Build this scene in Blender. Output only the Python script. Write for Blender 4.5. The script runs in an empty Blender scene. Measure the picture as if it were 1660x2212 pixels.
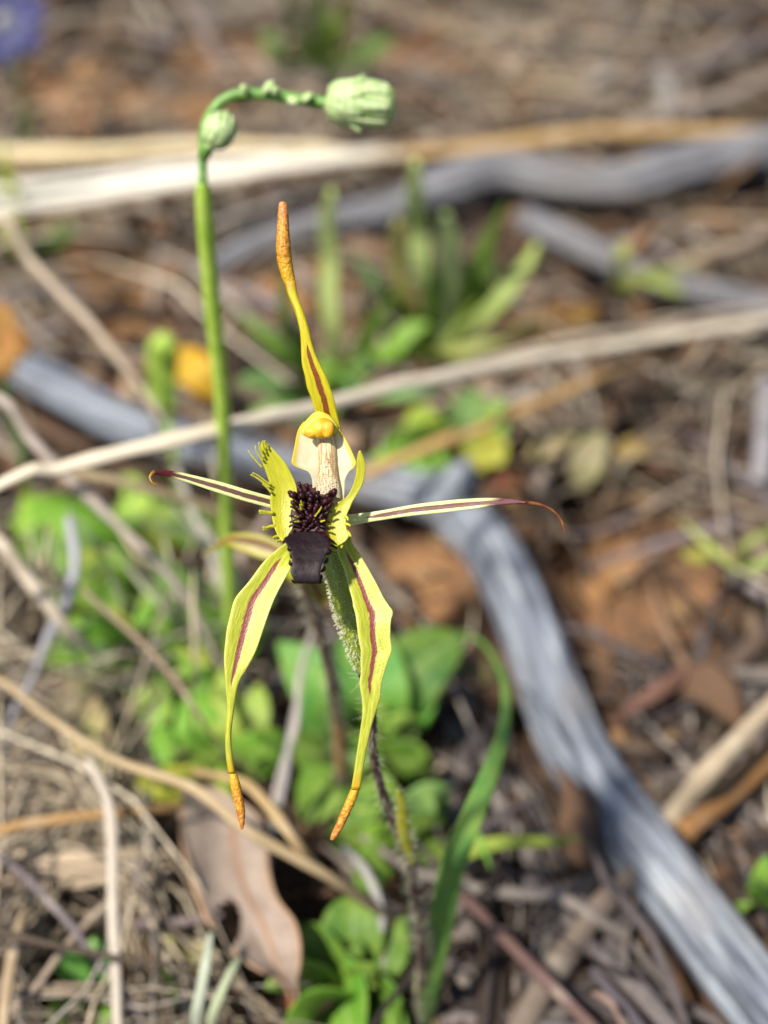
import bpy, math, random
import numpy as np
from mathutils import Vector, noise as mnoise

# ------------------------------------------------------------------ camera, world, sun, exposure
SC = bpy.context.scene
COL = SC.collection
CM = 0.01                                   # coordinates below are centimetres, the scene is in metres
PITCH = math.radians(40.0)                  # the camera looks down by this much
CAM_H = 24.6                                # cm above the soil
FOCUS = 18.0                                # cm to the flower
TANV = math.tan(math.radians(20.85))        # half the vertical field of view

cam = bpy.data.cameras.new('camera')
cam_o = bpy.data.objects.new('camera', cam); COL.objects.link(cam_o)
cam_o.location = (0, 0, CAM_H * CM)
cam_o.rotation_euler = (math.pi / 2 - PITCH, 0, 0)
cam.sensor_fit = 'VERTICAL'; cam.sensor_height = 24.0
cam.lens = 12.0 / TANV
cam.clip_start = 0.005; cam.clip_end = 500
cam.dof.use_dof = True; cam.dof.focus_distance = FOCUS * CM
cam.dof.aperture_fstop = 6.0
SC.camera = cam_o

SUN_DIR = Vector((-0.42, -0.30, 0.86)).normalized()          # towards the sun
world = bpy.data.worlds.new('World'); SC.world = world; world.use_nodes = True
wn = world.node_tree.nodes; wl = world.node_tree.links; wn.clear()
sky = wn.new('ShaderNodeTexSky'); sky.sky_type = 'NISHITA'; sky.sun_disc = False
sky.sun_elevation = math.asin(SUN_DIR.z); sky.sun_rotation = math.atan2(SUN_DIR.x, SUN_DIR.y)
bg = wn.new('ShaderNodeBackground'); bg.inputs['Strength'].default_value = 0.065
wo = wn.new('ShaderNodeOutputWorld')
wl.new(sky.outputs[0], bg.inputs[0]); wl.new(bg.outputs[0], wo.inputs[0])
sun = bpy.data.lights.new('sun', 'SUN'); sun.energy = 4.1; sun.angle = math.radians(3); sun.color = (1.0, 0.95, 0.86)
sun_o = bpy.data.objects.new('sun', sun); COL.objects.link(sun_o)
sun_o.rotation_euler = (-SUN_DIR).to_track_quat('-Z', 'Y').to_euler()
sun_o.location = (0, 0, 5)
SC.view_settings.view_transform = 'Standard'; SC.view_settings.look = 'None'
SC.view_settings.exposure = 1.05; SC.view_settings.gamma = 1.0
SC.render.engine = 'CYCLES'
SC.cycles.use_denoising = True
SC.cycles.max_bounces = 8; SC.cycles.transparent_max_bounces = 8

# ------------------------------------------------------------------ helpers
rng = np.random.default_rng(7); random.seed(7)
FWD = np.array([0, math.cos(PITCH), -math.sin(PITCH)])
UPV = np.array([0, math.sin(PITCH), math.cos(PITCH)])
RGT = np.array([1.0, 0, 0])
EYE = np.array([0, 0, CAM_H])

def P(x, y, d):
    """point (cm) seen at x, y of a 1660 x 2212 picture at depth d"""
    return EYE + d * (FWD + TANV * ((x - 830) / 1106 * RGT + (1106 - y) / 1106 * UPV))
def G(x, y, z=0.0):
    """point at height z (cm) above the soil"""
    r = P(x, y, 1.0) - EYE
    return EYE + r * ((z - CAM_H) / r[2])
def depth(p): return float(np.dot(np.asarray(p) - EYE, FWD))
def px(n, p): return n * TANV / 1106 * depth(p)            # n pixels at the depth of p, in cm

def lin(h):
    h = h.lstrip('#'); c = [int(h[i:i+2], 16) / 255 for i in (0, 2, 4)]
    return np.array([x / 12.92 if x <= .04045 else ((x + .055) / 1.055) ** 2.4 for x in c])

def catmull(a, n):
    a = np.asarray(a, float)
    if a.ndim == 1: a = a[:, None]
    k = len(a)
    e = np.vstack([2 * a[0] - a[1], a, 2 * a[-1] - a[-2]])
    out = []
    for i in range(k - 1):
        p0, p1, p2, p3 = e[i], e[i+1], e[i+2], e[i+3]
        for s in range(n):
            t = s / n
            out.append(.5 * ((2*p1) + (-p0+p2)*t + (2*p0-5*p1+4*p2-p3)*t*t + (-p0+3*p1-3*p2+p3)*t**3))
    out.append(a[-1])
    return np.array(out)

def grid_faces(n, m, off=0):
    f = []
    for i in range(n - 1):
        for j in range(m):
            a = off + i*m + j; b = off + i*m + (j+1) % m
            f.append((a, b, b + m, a + m))
    return f

def loft_raw(C, S, T, cup=None, m=12, fold=0.0):
    """closed body: centres C, half-width vectors S, half-thickness vectors T"""
    n = len(C); ang = np.arange(m) * 2 * math.pi / m
    ca, sa = np.cos(ang), np.sin(ang)
    V = C[:, None, :] + S[:, None, :] * ca[None, :, None] + T[:, None, :] * sa[None, :, None]
    if cup is not None:
        Tn = T / (np.linalg.norm(T, axis=1)[:, None] + 1e-9)
        V = V + (np.asarray(cup)[:, None] * (np.abs(ca) ** (1.3 if fold else 2))[None, :])[:, :, None] * Tn[:, None, :]
    L = np.concatenate([[0], np.cumsum(np.linalg.norm(np.diff(C, axis=0), axis=1))])
    v = L / max(L[-1], 1e-9)
    w = np.linalg.norm(S, axis=1)
    uvp = np.stack([np.tile(ca, (n, 1)), np.tile(v[:, None], (1, m)), np.tile(sa, (n, 1))], -1)
    gp = np.stack([w[:, None] * ca, np.linalg.norm(T, axis=1)[:, None] * sa, np.tile(L[:, None], (1, m))], -1)
    V = V.reshape(-1, 3); uvp = uvp.reshape(-1, 3); gp = gp.reshape(-1, 3)
    F = grid_faces(n, m)
    V = np.vstack([V, C[:1], C[-1:]]); uvp = np.vstack([uvp, [[0, 0, 0]], [[0, 1, 0]]]); gp = np.vstack([gp, [[0, 0, 0]], [[0, 0, L[-1]]]])
    a, b = n*m, n*m + 1
    F += [(a, (j+1) % m, j) for j in range(m)] + [(b, (n-1)*m + j, (n-1)*m + (j+1) % m) for j in range(m)]
    return V, F, uvp, gp

def frames(C, hint):
    Tn = np.gradient(C, axis=0); Tn /= np.linalg.norm(Tn, axis=1)[:, None] + 1e-9
    hint = np.asarray(hint, float)
    if hint.ndim == 1: hint = np.tile(hint, (len(C), 1))
    S = np.cross(Tn, hint); S /= np.linalg.norm(S, axis=1)[:, None] + 1e-9
    N = np.cross(S, Tn)
    return Tn, S, N

FACE = np.array([0, -0.55, 0.83])           # leaves and stalks lie roughly open to the light
def strip(path, w, t, res=6, m=10, hint=FACE, cup=0.0, fold=0, wob=0.0):
    """body along a path, half-widths w and half-thicknesses t given per control point (cm)"""
    k = len(path)
    w = np.full(k, w) if np.isscalar(w) else np.asarray(w, float)
    t = np.full(k, t) if np.isscalar(t) else np.asarray(t, float)
    A = catmull(np.column_stack([np.asarray(path, float), w, t]), res)
    C, ww, tt = A[:, :3].copy(), np.maximum(A[:, 3], 1e-4), np.maximum(A[:, 4], 1e-4)
    if wob:
        q = rng.random(3) * 50
        for i in range(len(C)):
            C[i] += wob * np.array(mnoise.noise_vector(Vector(C[i] * .7 + q)))
    Tn, S, N = frames(C, hint)
    return loft_raw(C, S * ww[:, None], N * tt[:, None], cup * ww if cup else None, m, fold)

def merge(parts):
    V, F, U, Gp = [], [], [], []; o = 0
    for v, f, u, g in parts:
        V.append(v); U.append(u); Gp.append(g); F += [tuple(i + o for i in q) for q in f]; o += len(v)
    return np.vstack(V), F, np.vstack(U), np.vstack(Gp)

ORIG = {}
def origin(o): return ORIG.get(o.name, np.zeros(3)) if o is not None else np.zeros(3)

def tag(o, label=None, cat=None, group=None, kind=None):
    if label: o['label'] = label
    if cat: o['category'] = cat
    if group: o['group'] = group
    if kind: o['kind'] = kind
    return o

def build(name, body, mat, parent=None, base=None, col=None, smooth=True):
    """body = verts (cm, world), faces, uvp, gp -> one mesh object whose origin is its base"""
    V, F, U, Gp = body
    V = np.asarray(V, float)
    if parent is not None: base_w = origin(parent)
    else: base_w = np.asarray(base if base is not None else V[np.argmin(V[:, 2])], float)
    me = bpy.data.meshes.new(name)
    vv = (V - base_w) * CM
    sizes = np.fromiter((len(f) for f in F), int, len(F))
    me.vertices.add(len(vv)); me.vertices.foreach_set('co', vv.ravel())
    idx = np.fromiter((i for f in F for i in f), int, int(sizes.sum()))
    me.loops.add(len(idx)); me.loops.foreach_set('vertex_index', idx)
    me.polygons.add(len(F)); me.polygons.foreach_set('loop_start', np.concatenate([[0], np.cumsum(sizes)[:-1]]))
    me.polygons.foreach_set('use_smooth', np.full(len(F), smooth))
    me.update(calc_edges=True); me.validate()
    for nm, arr in (('uvp', U), ('gp', Gp)):
        if arr is not None:
            at = me.attributes.new(nm, 'FLOAT_VECTOR', 'POINT'); at.data.foreach_set('vector', np.asarray(arr, np.float32).ravel())
    if col is not None:
        c = np.asarray(col, float)
        if c.ndim == 1: c = np.tile(c, (len(vv), 1))
        at = me.attributes.new('col', 'FLOAT_COLOR', 'POINT'); at.data.foreach_set('color', np.column_stack([c, np.ones(len(c))]).astype(np.float32).ravel())
    o = bpy.data.objects.new(name, me); COL.objects.link(o)
    me.materials.append(mat)
    if parent is not None: o.parent = parent
    else: o.location = Vector(base_w * CM)
    ORIG[o.name] = base_w
    return o

def thing(name, base, label, cat, group=None):
    o = bpy.data.objects.new(name, None); COL.objects.link(o)
    o.empty_display_size = 0.01
    base = np.asarray(base, float); o.location = Vector(base * CM); ORIG[o.name] = base
    return tag(o, label, cat, group)

# ------------------------------------------------------------------ materials
class NT:
    def __init__(s, name):
        s.m = bpy.data.materials.new(name); s.m.use_nodes = True
        s.t = s.m.node_tree; s.t.nodes.clear(); s.out = s.t.nodes.new('ShaderNodeOutputMaterial')
    def n(s, ty, ins=None, **kw):
        x = s.t.nodes.new(ty)
        for k, v in kw.items(): setattr(x, k, v)
        for k, v in (ins or {}).items(): s.put(x.inputs[k], v)
        return x
    def put(s, sock, v):
        if isinstance(v, bpy.types.NodeSocket): s.t.links.new(v, sock)
        elif isinstance(v, (tuple, list, np.ndarray)) and sock.type == 'RGBA': sock.default_value = (*[float(q) for q in v[:3]], 1)
        else: sock.default_value = v
    def attr(s, nm, out='Vector'): return s.n('ShaderNodeAttribute', attribute_name=nm).outputs[out]
    def math(s, op, a, b=0.0, c=0.0, clamp=False):
        x = s.n('ShaderNodeMath', operation=op, use_clamp=clamp); s.put(x.inputs[0], a); s.put(x.inputs[1], b); s.put(x.inputs[2], c)
        return x.outputs[0]
    def xyz(s, v):
        x = s.n('ShaderNodeSeparateXYZ'); s.put(x.inputs[0], v); return x.outputs
    def vmul(s, v, k):
        x = s.n('ShaderNodeVectorMath', operation='MULTIPLY'); s.put(x.inputs[0], v); x.inputs[1].default_value = k; return x.outputs[0]
    def noise(s, v, scale, detail=4, rough=.55, out='Fac'):
        x = s.n('ShaderNodeTexNoise', {'Scale': scale, 'Detail': detail, 'Roughness': rough}); s.put(x.inputs['Vector'], v); return x.outputs[out]
    def ramp(s, f, stops):
        x = s.n('ShaderNodeValToRGB'); s.put(x.inputs[0], f); e = x.color_ramp.elements
        while len(e) < len(stops): e.new(.5)
        for q, (p_, c) in zip(e, stops): q.position = p_; q.color = (*[float(z) for z in c], 1)
        return x.outputs[0]
    def mix(s, f, a, b, mode='MIX'):
        x = s.n('ShaderNodeMix', data_type='RGBA', blend_type=mode); s.put(x.inputs[0], f); s.put(x.inputs[6], a); s.put(x.inputs[7], b); return x.outputs[2]
    def smooth(s, v, lo, hi):
        x = s.n('ShaderNodeMapRange', interpolation_type='SMOOTHSTEP'); s.put(x.inputs[0], v); x.inputs[1].default_value = lo; x.inputs[2].default_value = hi; return x.outputs[0]
    def bump(s, h, strength=.3, dist=.001):
        return s.n('ShaderNodeBump', {'Height': h, 'Strength': strength, 'Distance': dist}).outputs[0]
    def pbr(s, col, rough=.5, bump=None, trans=0.0, tcol=None, sss=0.0, spec=.5, sheen=0.0):
        p = s.n('ShaderNodeBsdfPrincipled', {'Base Color': col, 'Roughness': rough, 'Specular IOR Level': spec})
        if bump is not None: s.put(p.inputs['Normal'], bump)
        if sss:
            p.inputs['Subsurface Weight'].default_value = sss; p.inputs['Subsurface Radius'].default_value = (1, .8, .3); p.inputs['Subsurface Scale'].default_value = .0008
        o = p.outputs[0]
        if trans:
            tr = s.n('ShaderNodeBsdfTranslucent', {'Color': tcol if tcol is not None else col})
            mx = s.n('ShaderNodeMixShader', {0: trans}); s.t.links.new(o, mx.inputs[1]); s.t.links.new(tr.outputs[0], mx.inputs[2]); o = mx.outputs[0]
        s.t.links.new(o, s.out.inputs[0]); return s.m

def mat_petal(name, c1, c2, stripe, half=.2, v0=0.03, v1=.75, off=0.0, tip=None, tipv=.8, edge=None, grain=9, trans=.3, rough=.38):
    """flower blade: ground colour between c1 and c2, a stripe down the middle, glossy little cells"""
    t = NT(name); u = t.attr('uvp'); g = t.attr('gp'); x, y, z = t.xyz(u)
    fibre = t.noise(t.vmul(g, (14, 14, 1.6)), 3.0, 4)
    spots = t.noise(t.attr('gp'), 60.0, 2)
    base = t.mix(t.smooth(fibre, .3, .75), lin(c1), lin(c2))
    if edge: base = t.mix(t.math('MULTIPLY', t.smooth(t.math('ABSOLUTE', x), .72, .98), .7), base, lin(edge))
    wob = t.math('MULTIPLY', t.math('SUBTRACT', t.noise(t.vmul(g, (3, 3, 1)), 16.0, 3), .5), .22)
    ax = t.math('ABSOLUTE', t.math('ADD', t.math('SUBTRACT', x, off), wob))
    lim = t.math('MULTIPLY', t.math('MULTIPLY', t.smooth(y, v0, v0 + .12), t.math('SUBTRACT', 1.0, t.smooth(y, v1 - .08, v1))), half)
    m = t.smooth(t.math('SUBTRACT', lim, ax), -.05, .05)
    m = t.math('MULTIPLY', m, t.smooth(lim, .02, .08))
    sc = t.mix(t.smooth(spots, .35, .7), lin(stripe), np.minimum(lin(stripe) * 1.9 + .012, 1))
    colr = t.mix(t.math('MULTIPLY', m, .93), base, sc)
    if tip: colr = t.mix(t.smooth(y, tipv, tipv + .1), colr, lin(tip))
    b = t.bump(t.math('ADD', t.noise(t.attr('gp'), 45.0, 2), t.math('MULTIPLY', fibre, .8)), .35, .0002)
    return t.pbr(colr, rough, b, trans, spec=.6)

def mat_club(name='glandular_tip'):
    t = NT(name); g = t.attr('gp'); x, y, z = t.xyz(t.attr('uvp'))
    n = t.noise(g, 30.0, 3); w = t.noise(g, 5.0, 2)
    c = t.mix(t.smooth(n, .35, .65), lin('a05c14'), lin('d89a2c'))
    c = t.mix(t.math('MULTIPLY', t.smooth(y, .55, 1.0), .5), c, lin('b5714a'))
    c = t.mix(t.math('SUBTRACT', 1.0, t.smooth(y, .0, .5)), c, lin('c89c1c'))
    return t.pbr(c, .45, t.bump(n, .6, .0003), .12)

def mat_plain(name, c1, c2, scale=20, rough=.5, trans=0.0, bump=.3, sss=0.0, spec=.5):
    t = NT(name); g = t.attr('gp'); n = t.noise(g, scale, 4)
    return t.pbr(t.mix(t.smooth(n, .3, .7), lin(c1), lin(c2)), rough, t.bump(n, bump, .0002), trans, sss=sss, spec=spec)

def mat_leaf(name='leaf', trans=.28):
    t = NT(name); c = t.attr('col', 'Color'); g = t.attr('gp'); x, y, z = t.xyz(t.attr('uvp'))
    n = t.noise(g, 1.4, 4); f = t.noise(g, 8.0, 3)
    col = t.mix(t.smooth(n, .3, .75), c, t.mix(.5, c, lin('9aac48'), 'MIX'))
    ax = t.math('ABSOLUTE', x)
    vein = t.math('MULTIPLY', t.math('SUBTRACT', 1.0, t.smooth(ax, .02, .1)), .45)
    col = t.mix(vein, col, t.mix(.5, c, lin('b9c98a')))
    spot = t.math('MULTIPLY', t.smooth(t.noise(g, 3.2, 3), .66, .74), .55)
    col = t.mix(spot, col, lin('9a8040'))
    tc = t.mix(.4, col, lin('b0c444'))
    side = t.math('SINE', t.math('ADD', t.math('MULTIPLY', y, 70.0), t.math('MULTIPLY', ax, -14.0)))
    b = t.bump(t.math('ADD', f, t.math('MULTIPLY', side, .15)), .3, .0006)
    return t.pbr(col, .58, b, trans, tc, spec=.28)

def mat_stalk(name='dry_stalk', trans=.1):
    t = NT(name); c = t.attr('col', 'Color'); g = t.attr('gp')
    fib = t.noise(t.vmul(g, (9, 9, .35)), 4.0, 5, .6); blo = t.noise(g, 1.1, 3)
    col = t.mix(t.math('MULTIPLY', t.smooth(fib, .35, .75), .6), c, t.mix(.55, c, lin('4a3f36')))
    col = t.mix(t.math('MULTIPLY', t.smooth(blo, .5, .75), .45), col, t.mix(.5, c, lin('e8dcc4')))
    return t.pbr(col, .6, t.bump(fib, .5, .0006), trans, spec=.35)

def mat_log(name='weathered_wood', tint=None):
    t = NT(name); g = t.attr('gp'); 
    fib = t.noise(t.vmul(g, (2.0, 2.0, .15)), 2.2, 7, .68)
    fine = t.noise(t.vmul(g, (6, 6, .25)), 4.0, 5, .6)
    blo = t.noise(t.vmul(g, (1, 1, .5)), .42, 3)
    col = t.ramp(fib, [(.34, lin('2c2e36')), (.43, lin('5c616c')), (.53, lin('8c929c')), (.67, lin('bcc0c4'))])
    col = t.mix(t.math('MULTIPLY', t.smooth(fine, .5, .72), .55), col, lin('4a4a50'))
    col = t.mix(t.math('MULTIPLY', t.smooth(blo, .48, .68), .5), col, lin('8d8377'))
    if tint: col = t.mix(.5, col, lin(tint))
    h = t.math('ADD', t.math('MULTIPLY', fib, 1.0), t.math('MULTIPLY', fine, .5))
    return t.pbr(col, .62, t.bump(h, .9, .002), spec=.3)

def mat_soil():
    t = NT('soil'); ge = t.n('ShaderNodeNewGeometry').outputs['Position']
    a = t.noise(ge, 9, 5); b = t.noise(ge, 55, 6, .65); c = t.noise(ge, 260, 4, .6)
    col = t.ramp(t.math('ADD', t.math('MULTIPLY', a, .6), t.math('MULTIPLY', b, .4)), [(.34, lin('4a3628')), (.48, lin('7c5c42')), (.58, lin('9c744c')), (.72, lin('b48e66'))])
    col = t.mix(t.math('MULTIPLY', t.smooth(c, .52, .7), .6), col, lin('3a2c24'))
    humus_shade = t.ramp(b, [(.35, lin('1c1612')), (.55, lin('3a2c22')), (.7, lin('5a4636'))])  # humus colour, deepened so it also paints the shade of crevices in the litter
    col = t.mix(t.xyz(t.attr('col'))[0], humus_shade, col)
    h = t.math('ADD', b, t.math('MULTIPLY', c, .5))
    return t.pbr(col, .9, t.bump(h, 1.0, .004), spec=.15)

def mat_litter(name, rough=.75):
    t = NT(name); c = t.attr('col', 'Color'); g = t.attr('gp')
    n = t.noise(t.vmul(g, (4, 4, .8)), 5.0, 5, .6)
    return t.pbr(t.mix(t.smooth(n, .3, .75), t.mix(.6, c, lin('2c231c')), c), rough, t.bump(n, .6, .001), spec=.25)

M = {}
M['sepal'] = mat_petal('lateral_sepal', 'a0a626', 'c8ca4c', '6c1a2a', .17, .02, .66, -.1, 'c8a420', .9, 'd2d068')
M['dorsal'] = mat_petal('dorsal_sepal', 'c4b412', 'd8cc1c', '6a2206', .26, -.3, .62, .1, 'c49a18', .9, None, trans=.4)
M['petal'] = mat_petal('side_petal', 'cfd488', 'e2e6a8', '571220', .4, .08, 1.3, 0, '5a1420', .74, 'dde2a2')
M['petal2'] = mat_petal('left_petal', 'cfd488', 'e2e6a8', '471020', .4, -.2, 1.3, 0, '571418', .76, 'dde2a2')
M['club'] = mat_club()
M['lobe'] = mat_petal('labellum_lobe', 'b4b41a', 'cfc830', 'c0bc1e', .01, 0, .1, trans=.42)
M['tooth'] = mat_plain('fringe', 'b8b82a', 'd8cf3c', 15, .4, .35)
M['plate'] = mat_plain('labellum_plate', '1a0306', '400c12', 22, .5)
M['mid'] = mat_plain('labellum_midlobe', '0a0205', '1c040a', 9, .5, 0, .5, spec=.22)
M['callus'] = mat_plain('callus', '120207', '34070d', 14, .42, 0, .4, spec=.2)
M['anther'] = mat_plain('anther', 'd09a14', 'ecc83a', 7, .5, .25, .5)
M['hood'] = mat_plain('column_hood', 'd6cc3a', 'e6da66', 10, .4, .3, .2)
M['ovary'] = mat_petal('ovary', '7c9020', '98a832', '8c9a2a', .01, 0, .1, trans=.15)
M['hair'] = mat_plain('hair', 'd8d8b0', 'f0f0d8', 5, .4, .4, 0)
M['stem'] = mat_plain('hairy_stem', '2e1c20', '553a38', 26, .55, .08, .6)
M['bract'] = mat_plain('stem_bract', '9aa428', 'c2b83c', 6, .45, .35)
M['bud'] = mat_plain('flower_bud', '8cab5c', 'c4d09a', 7, .5, .25)
M['scale'] = mat_plain('bud_scale', '9cba6c', 'd4deb0', 9, .5, .25)
M['gstem'] = mat_plain('green_stem', '98ba40', 'b6cf5c', 4, .42, .25)
M['pstem'] = mat_plain('flower_stalk', '4c7c2a', '7ea24a', 6, .45, .2)
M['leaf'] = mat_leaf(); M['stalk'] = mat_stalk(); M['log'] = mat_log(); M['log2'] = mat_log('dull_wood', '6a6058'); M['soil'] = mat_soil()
M['litter'] = mat_litter('litter'); M['flower'] = mat_leaf('coloured_petal', .45)

def column_mat():
    t = NT('column_wings'); x, y, z = t.xyz(t.attr('uvp')); g = t.attr('gp')
    ax = t.math('ABSOLUTE', x)
    c = t.mix(t.smooth(t.noise(g, 12, 3), .3, .7), lin('e4dcb8'), lin('efe8cc'))
    c = t.mix(t.math('MULTIPLY', t.smooth(ax, .8, .93), t.math('SUBTRACT', 1.0, t.smooth(y, .5, .62))), c, lin('e2cc4a'))
    return t.pbr(c, .35, None, .5, spec=.5)
def column_rod_mat():
    t = NT('column_body'); x, y, z = t.xyz(t.attr('uvp')); g = t.attr('gp')
    st = t.noise(t.vmul(g, (16, 16, 2)), 3.0, 3)
    c = t.mix(t.math('MULTIPLY', t.smooth(st, .4, .62), .75), lin('dccfa0'), lin('96622a'))
    sp = t.math('MULTIPLY', t.smooth(t.noise(g, 55, 2), .58, .64), t.smooth(y, .3, .55))
    c = t.mix(sp, c, lin('6a1420'))
    c = t.mix(t.math('MULTIPLY', t.smooth(y, .62, .9), .55), c, lin('ddd6bc'))
    c = t.mix(t.math('MULTIPLY', sp, t.smooth(y, .6, .7)), c, lin('74182a'))
    return t.pbr(c, .4, None, .25)
M['wing'] = column_mat(); M['rod'] = column_rod_mat()

# ------------------------------------------------------------------ the soil
def hollow(x, y):
    """0 on the litter, 1 in the small hollows where humus, coloured darker for shade, lies open"""
    n = mnoise.noise(Vector((x * .23, y * .23, 4.2))) + .5 * mnoise.noise(Vector((x * .6, y * .6, 8.2)))
    return max(0, min(1, (n - .08) * 4))
def ground_z(x, y):
    p = Vector((x * .11, y * .11, 3.1))
    return -.35 - 1.6 * hollow(x, y) + .55 * mnoise.noise(p) + .3 * mnoise.noise(p * 3.1) + .12 * mnoise.noise(p * 9)
def pix(p):
    q = np.asarray(p) - EYE; d = q @ FWD
    return 830 + (q @ RGT) / d / TANV * 1106, 1106 - (q @ UPV) / d / TANV * 1106
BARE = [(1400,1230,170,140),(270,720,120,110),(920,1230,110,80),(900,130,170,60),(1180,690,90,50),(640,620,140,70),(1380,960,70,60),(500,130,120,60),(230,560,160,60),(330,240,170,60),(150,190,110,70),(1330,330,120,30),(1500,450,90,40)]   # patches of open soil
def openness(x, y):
    """1 on the patches of open orange soil, 0 on humus darkened to carry the shade between litter"""
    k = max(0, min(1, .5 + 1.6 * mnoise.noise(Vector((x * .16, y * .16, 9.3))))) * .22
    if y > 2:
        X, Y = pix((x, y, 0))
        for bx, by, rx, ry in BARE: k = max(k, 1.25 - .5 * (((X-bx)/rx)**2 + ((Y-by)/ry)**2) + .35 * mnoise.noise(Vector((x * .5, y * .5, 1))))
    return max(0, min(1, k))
def soil():
    n = 230
    s = np.linspace(-1, 1, n); s = np.sign(s) * (np.abs(s) * 60 + 95 * np.abs(s) ** 3 + 9000 * np.maximum(0, np.abs(s) - .9) ** 2 * 100)
    V = np.array([(x, y + 45, ground_z(x, y + 45)) for y in s for x in s])
    F = [(i*n+j, i*n+j+1, (i+1)*n+j+1, (i+1)*n+j) for i in range(n-1) for j in range(n-1)]
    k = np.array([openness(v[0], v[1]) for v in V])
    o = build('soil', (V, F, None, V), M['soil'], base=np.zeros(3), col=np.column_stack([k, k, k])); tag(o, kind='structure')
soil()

# loose litter nobody could count
BRANCHES = [
    [(-120,700,92),(60,800,95),(250,905,100),(430,962,95),(640,1008,90),(800,1040,92),(930,1075,108),(1012,1130,116),(1072,1205,120),(1120,1300,122),(1160,1400,126),(1196,1510,134),(1242,1620,140),(1348,1775,148),(1438,1900,153),(1520,2010,158),(1612,2130,162),(1765,2330,172)],
    [(430,600,50),(560,530,62),(700,488,66),(850,450,74),(970,398,92),(1080,372,96),(1200,392,92),(1330,402,96),(1450,372,100),(1560,345,98),(1780,310,95)],
    [(1130,470,56),(1240,525,60),(1380,592,58),(1500,625,60),(1660,665,66),(1800,700,66)]]
KEEP = []                                   # discs (x, y, radius) where nothing loose lies on top of a branch, leaf or plant
for L_ in BRANCHES:
    A_ = []
    for x, y, w in L_:
        r = px(w / 2, G(x, y, 0)); p = G(x, y, r * 1.15); A_.append((p[0], p[1], px(w / 2, p)))
    KEEP += [(a, b, r * 1.12) for a, b, r in catmull(np.array(A_), 14)]
for x, y, r in [(185,2130,1.0),(140,1180,1.0),(190,1420,1.3),(500,1850,1.3),(540,1960,1.2),(590,2050,1.0),(470,1790,1.1),(760,2130,1.1),(330,1400,.9),(470,1620,.9),(300,1190,1.0),(800,1560,1.1),(860,1790,.7),(960,960,1.2),(735,840,1.2),(935,740,1.2)]:
    KEEP.append((*G(x, y, .5)[:2], r))
KEEP = np.array(KEEP)
def scatter_xy(n, region=None, everywhere=False):
    m = n * 3
    if region is None:
        a = rng.normal(0, 1, (m, 2)) * np.array([22, 26]) + np.array([0, 42])
        b = np.column_stack([rng.uniform(-75, 75, m), rng.uniform(-25, 140, m)])
        c = np.where(rng.random(m)[:, None] < .72, a, b)
    else:
        x0, x1, y0, y1 = region
        c = np.array([G(x, y, 0)[:2] for x, y in zip(rng.uniform(x0, x1, m), rng.uniform(y0, y1, m))])
    q = np.column_stack([c, np.zeros(m)]) - EYE; d = np.maximum(q @ FWD, 1)
    X, Y = 830 + (q @ RGT) / d / TANV * 1106, 1106 - (q @ UPV) / d / TANV * 1106
    bad = np.zeros(m, bool)
    if everywhere: return c[:n]
    for bx, by, rx, ry in BARE: bad |= (((X-bx)/rx)**2 + ((Y-by)/ry)**2 < 1) & (rng.random(m) < .9) & (c[:, 1] > 2)
    thin = np.array([hollow(a, b) for a, b in c]); bad |= rng.random(m) < thin * (.88 if region is None else .25)
    return c[~bad][:n]
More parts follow.
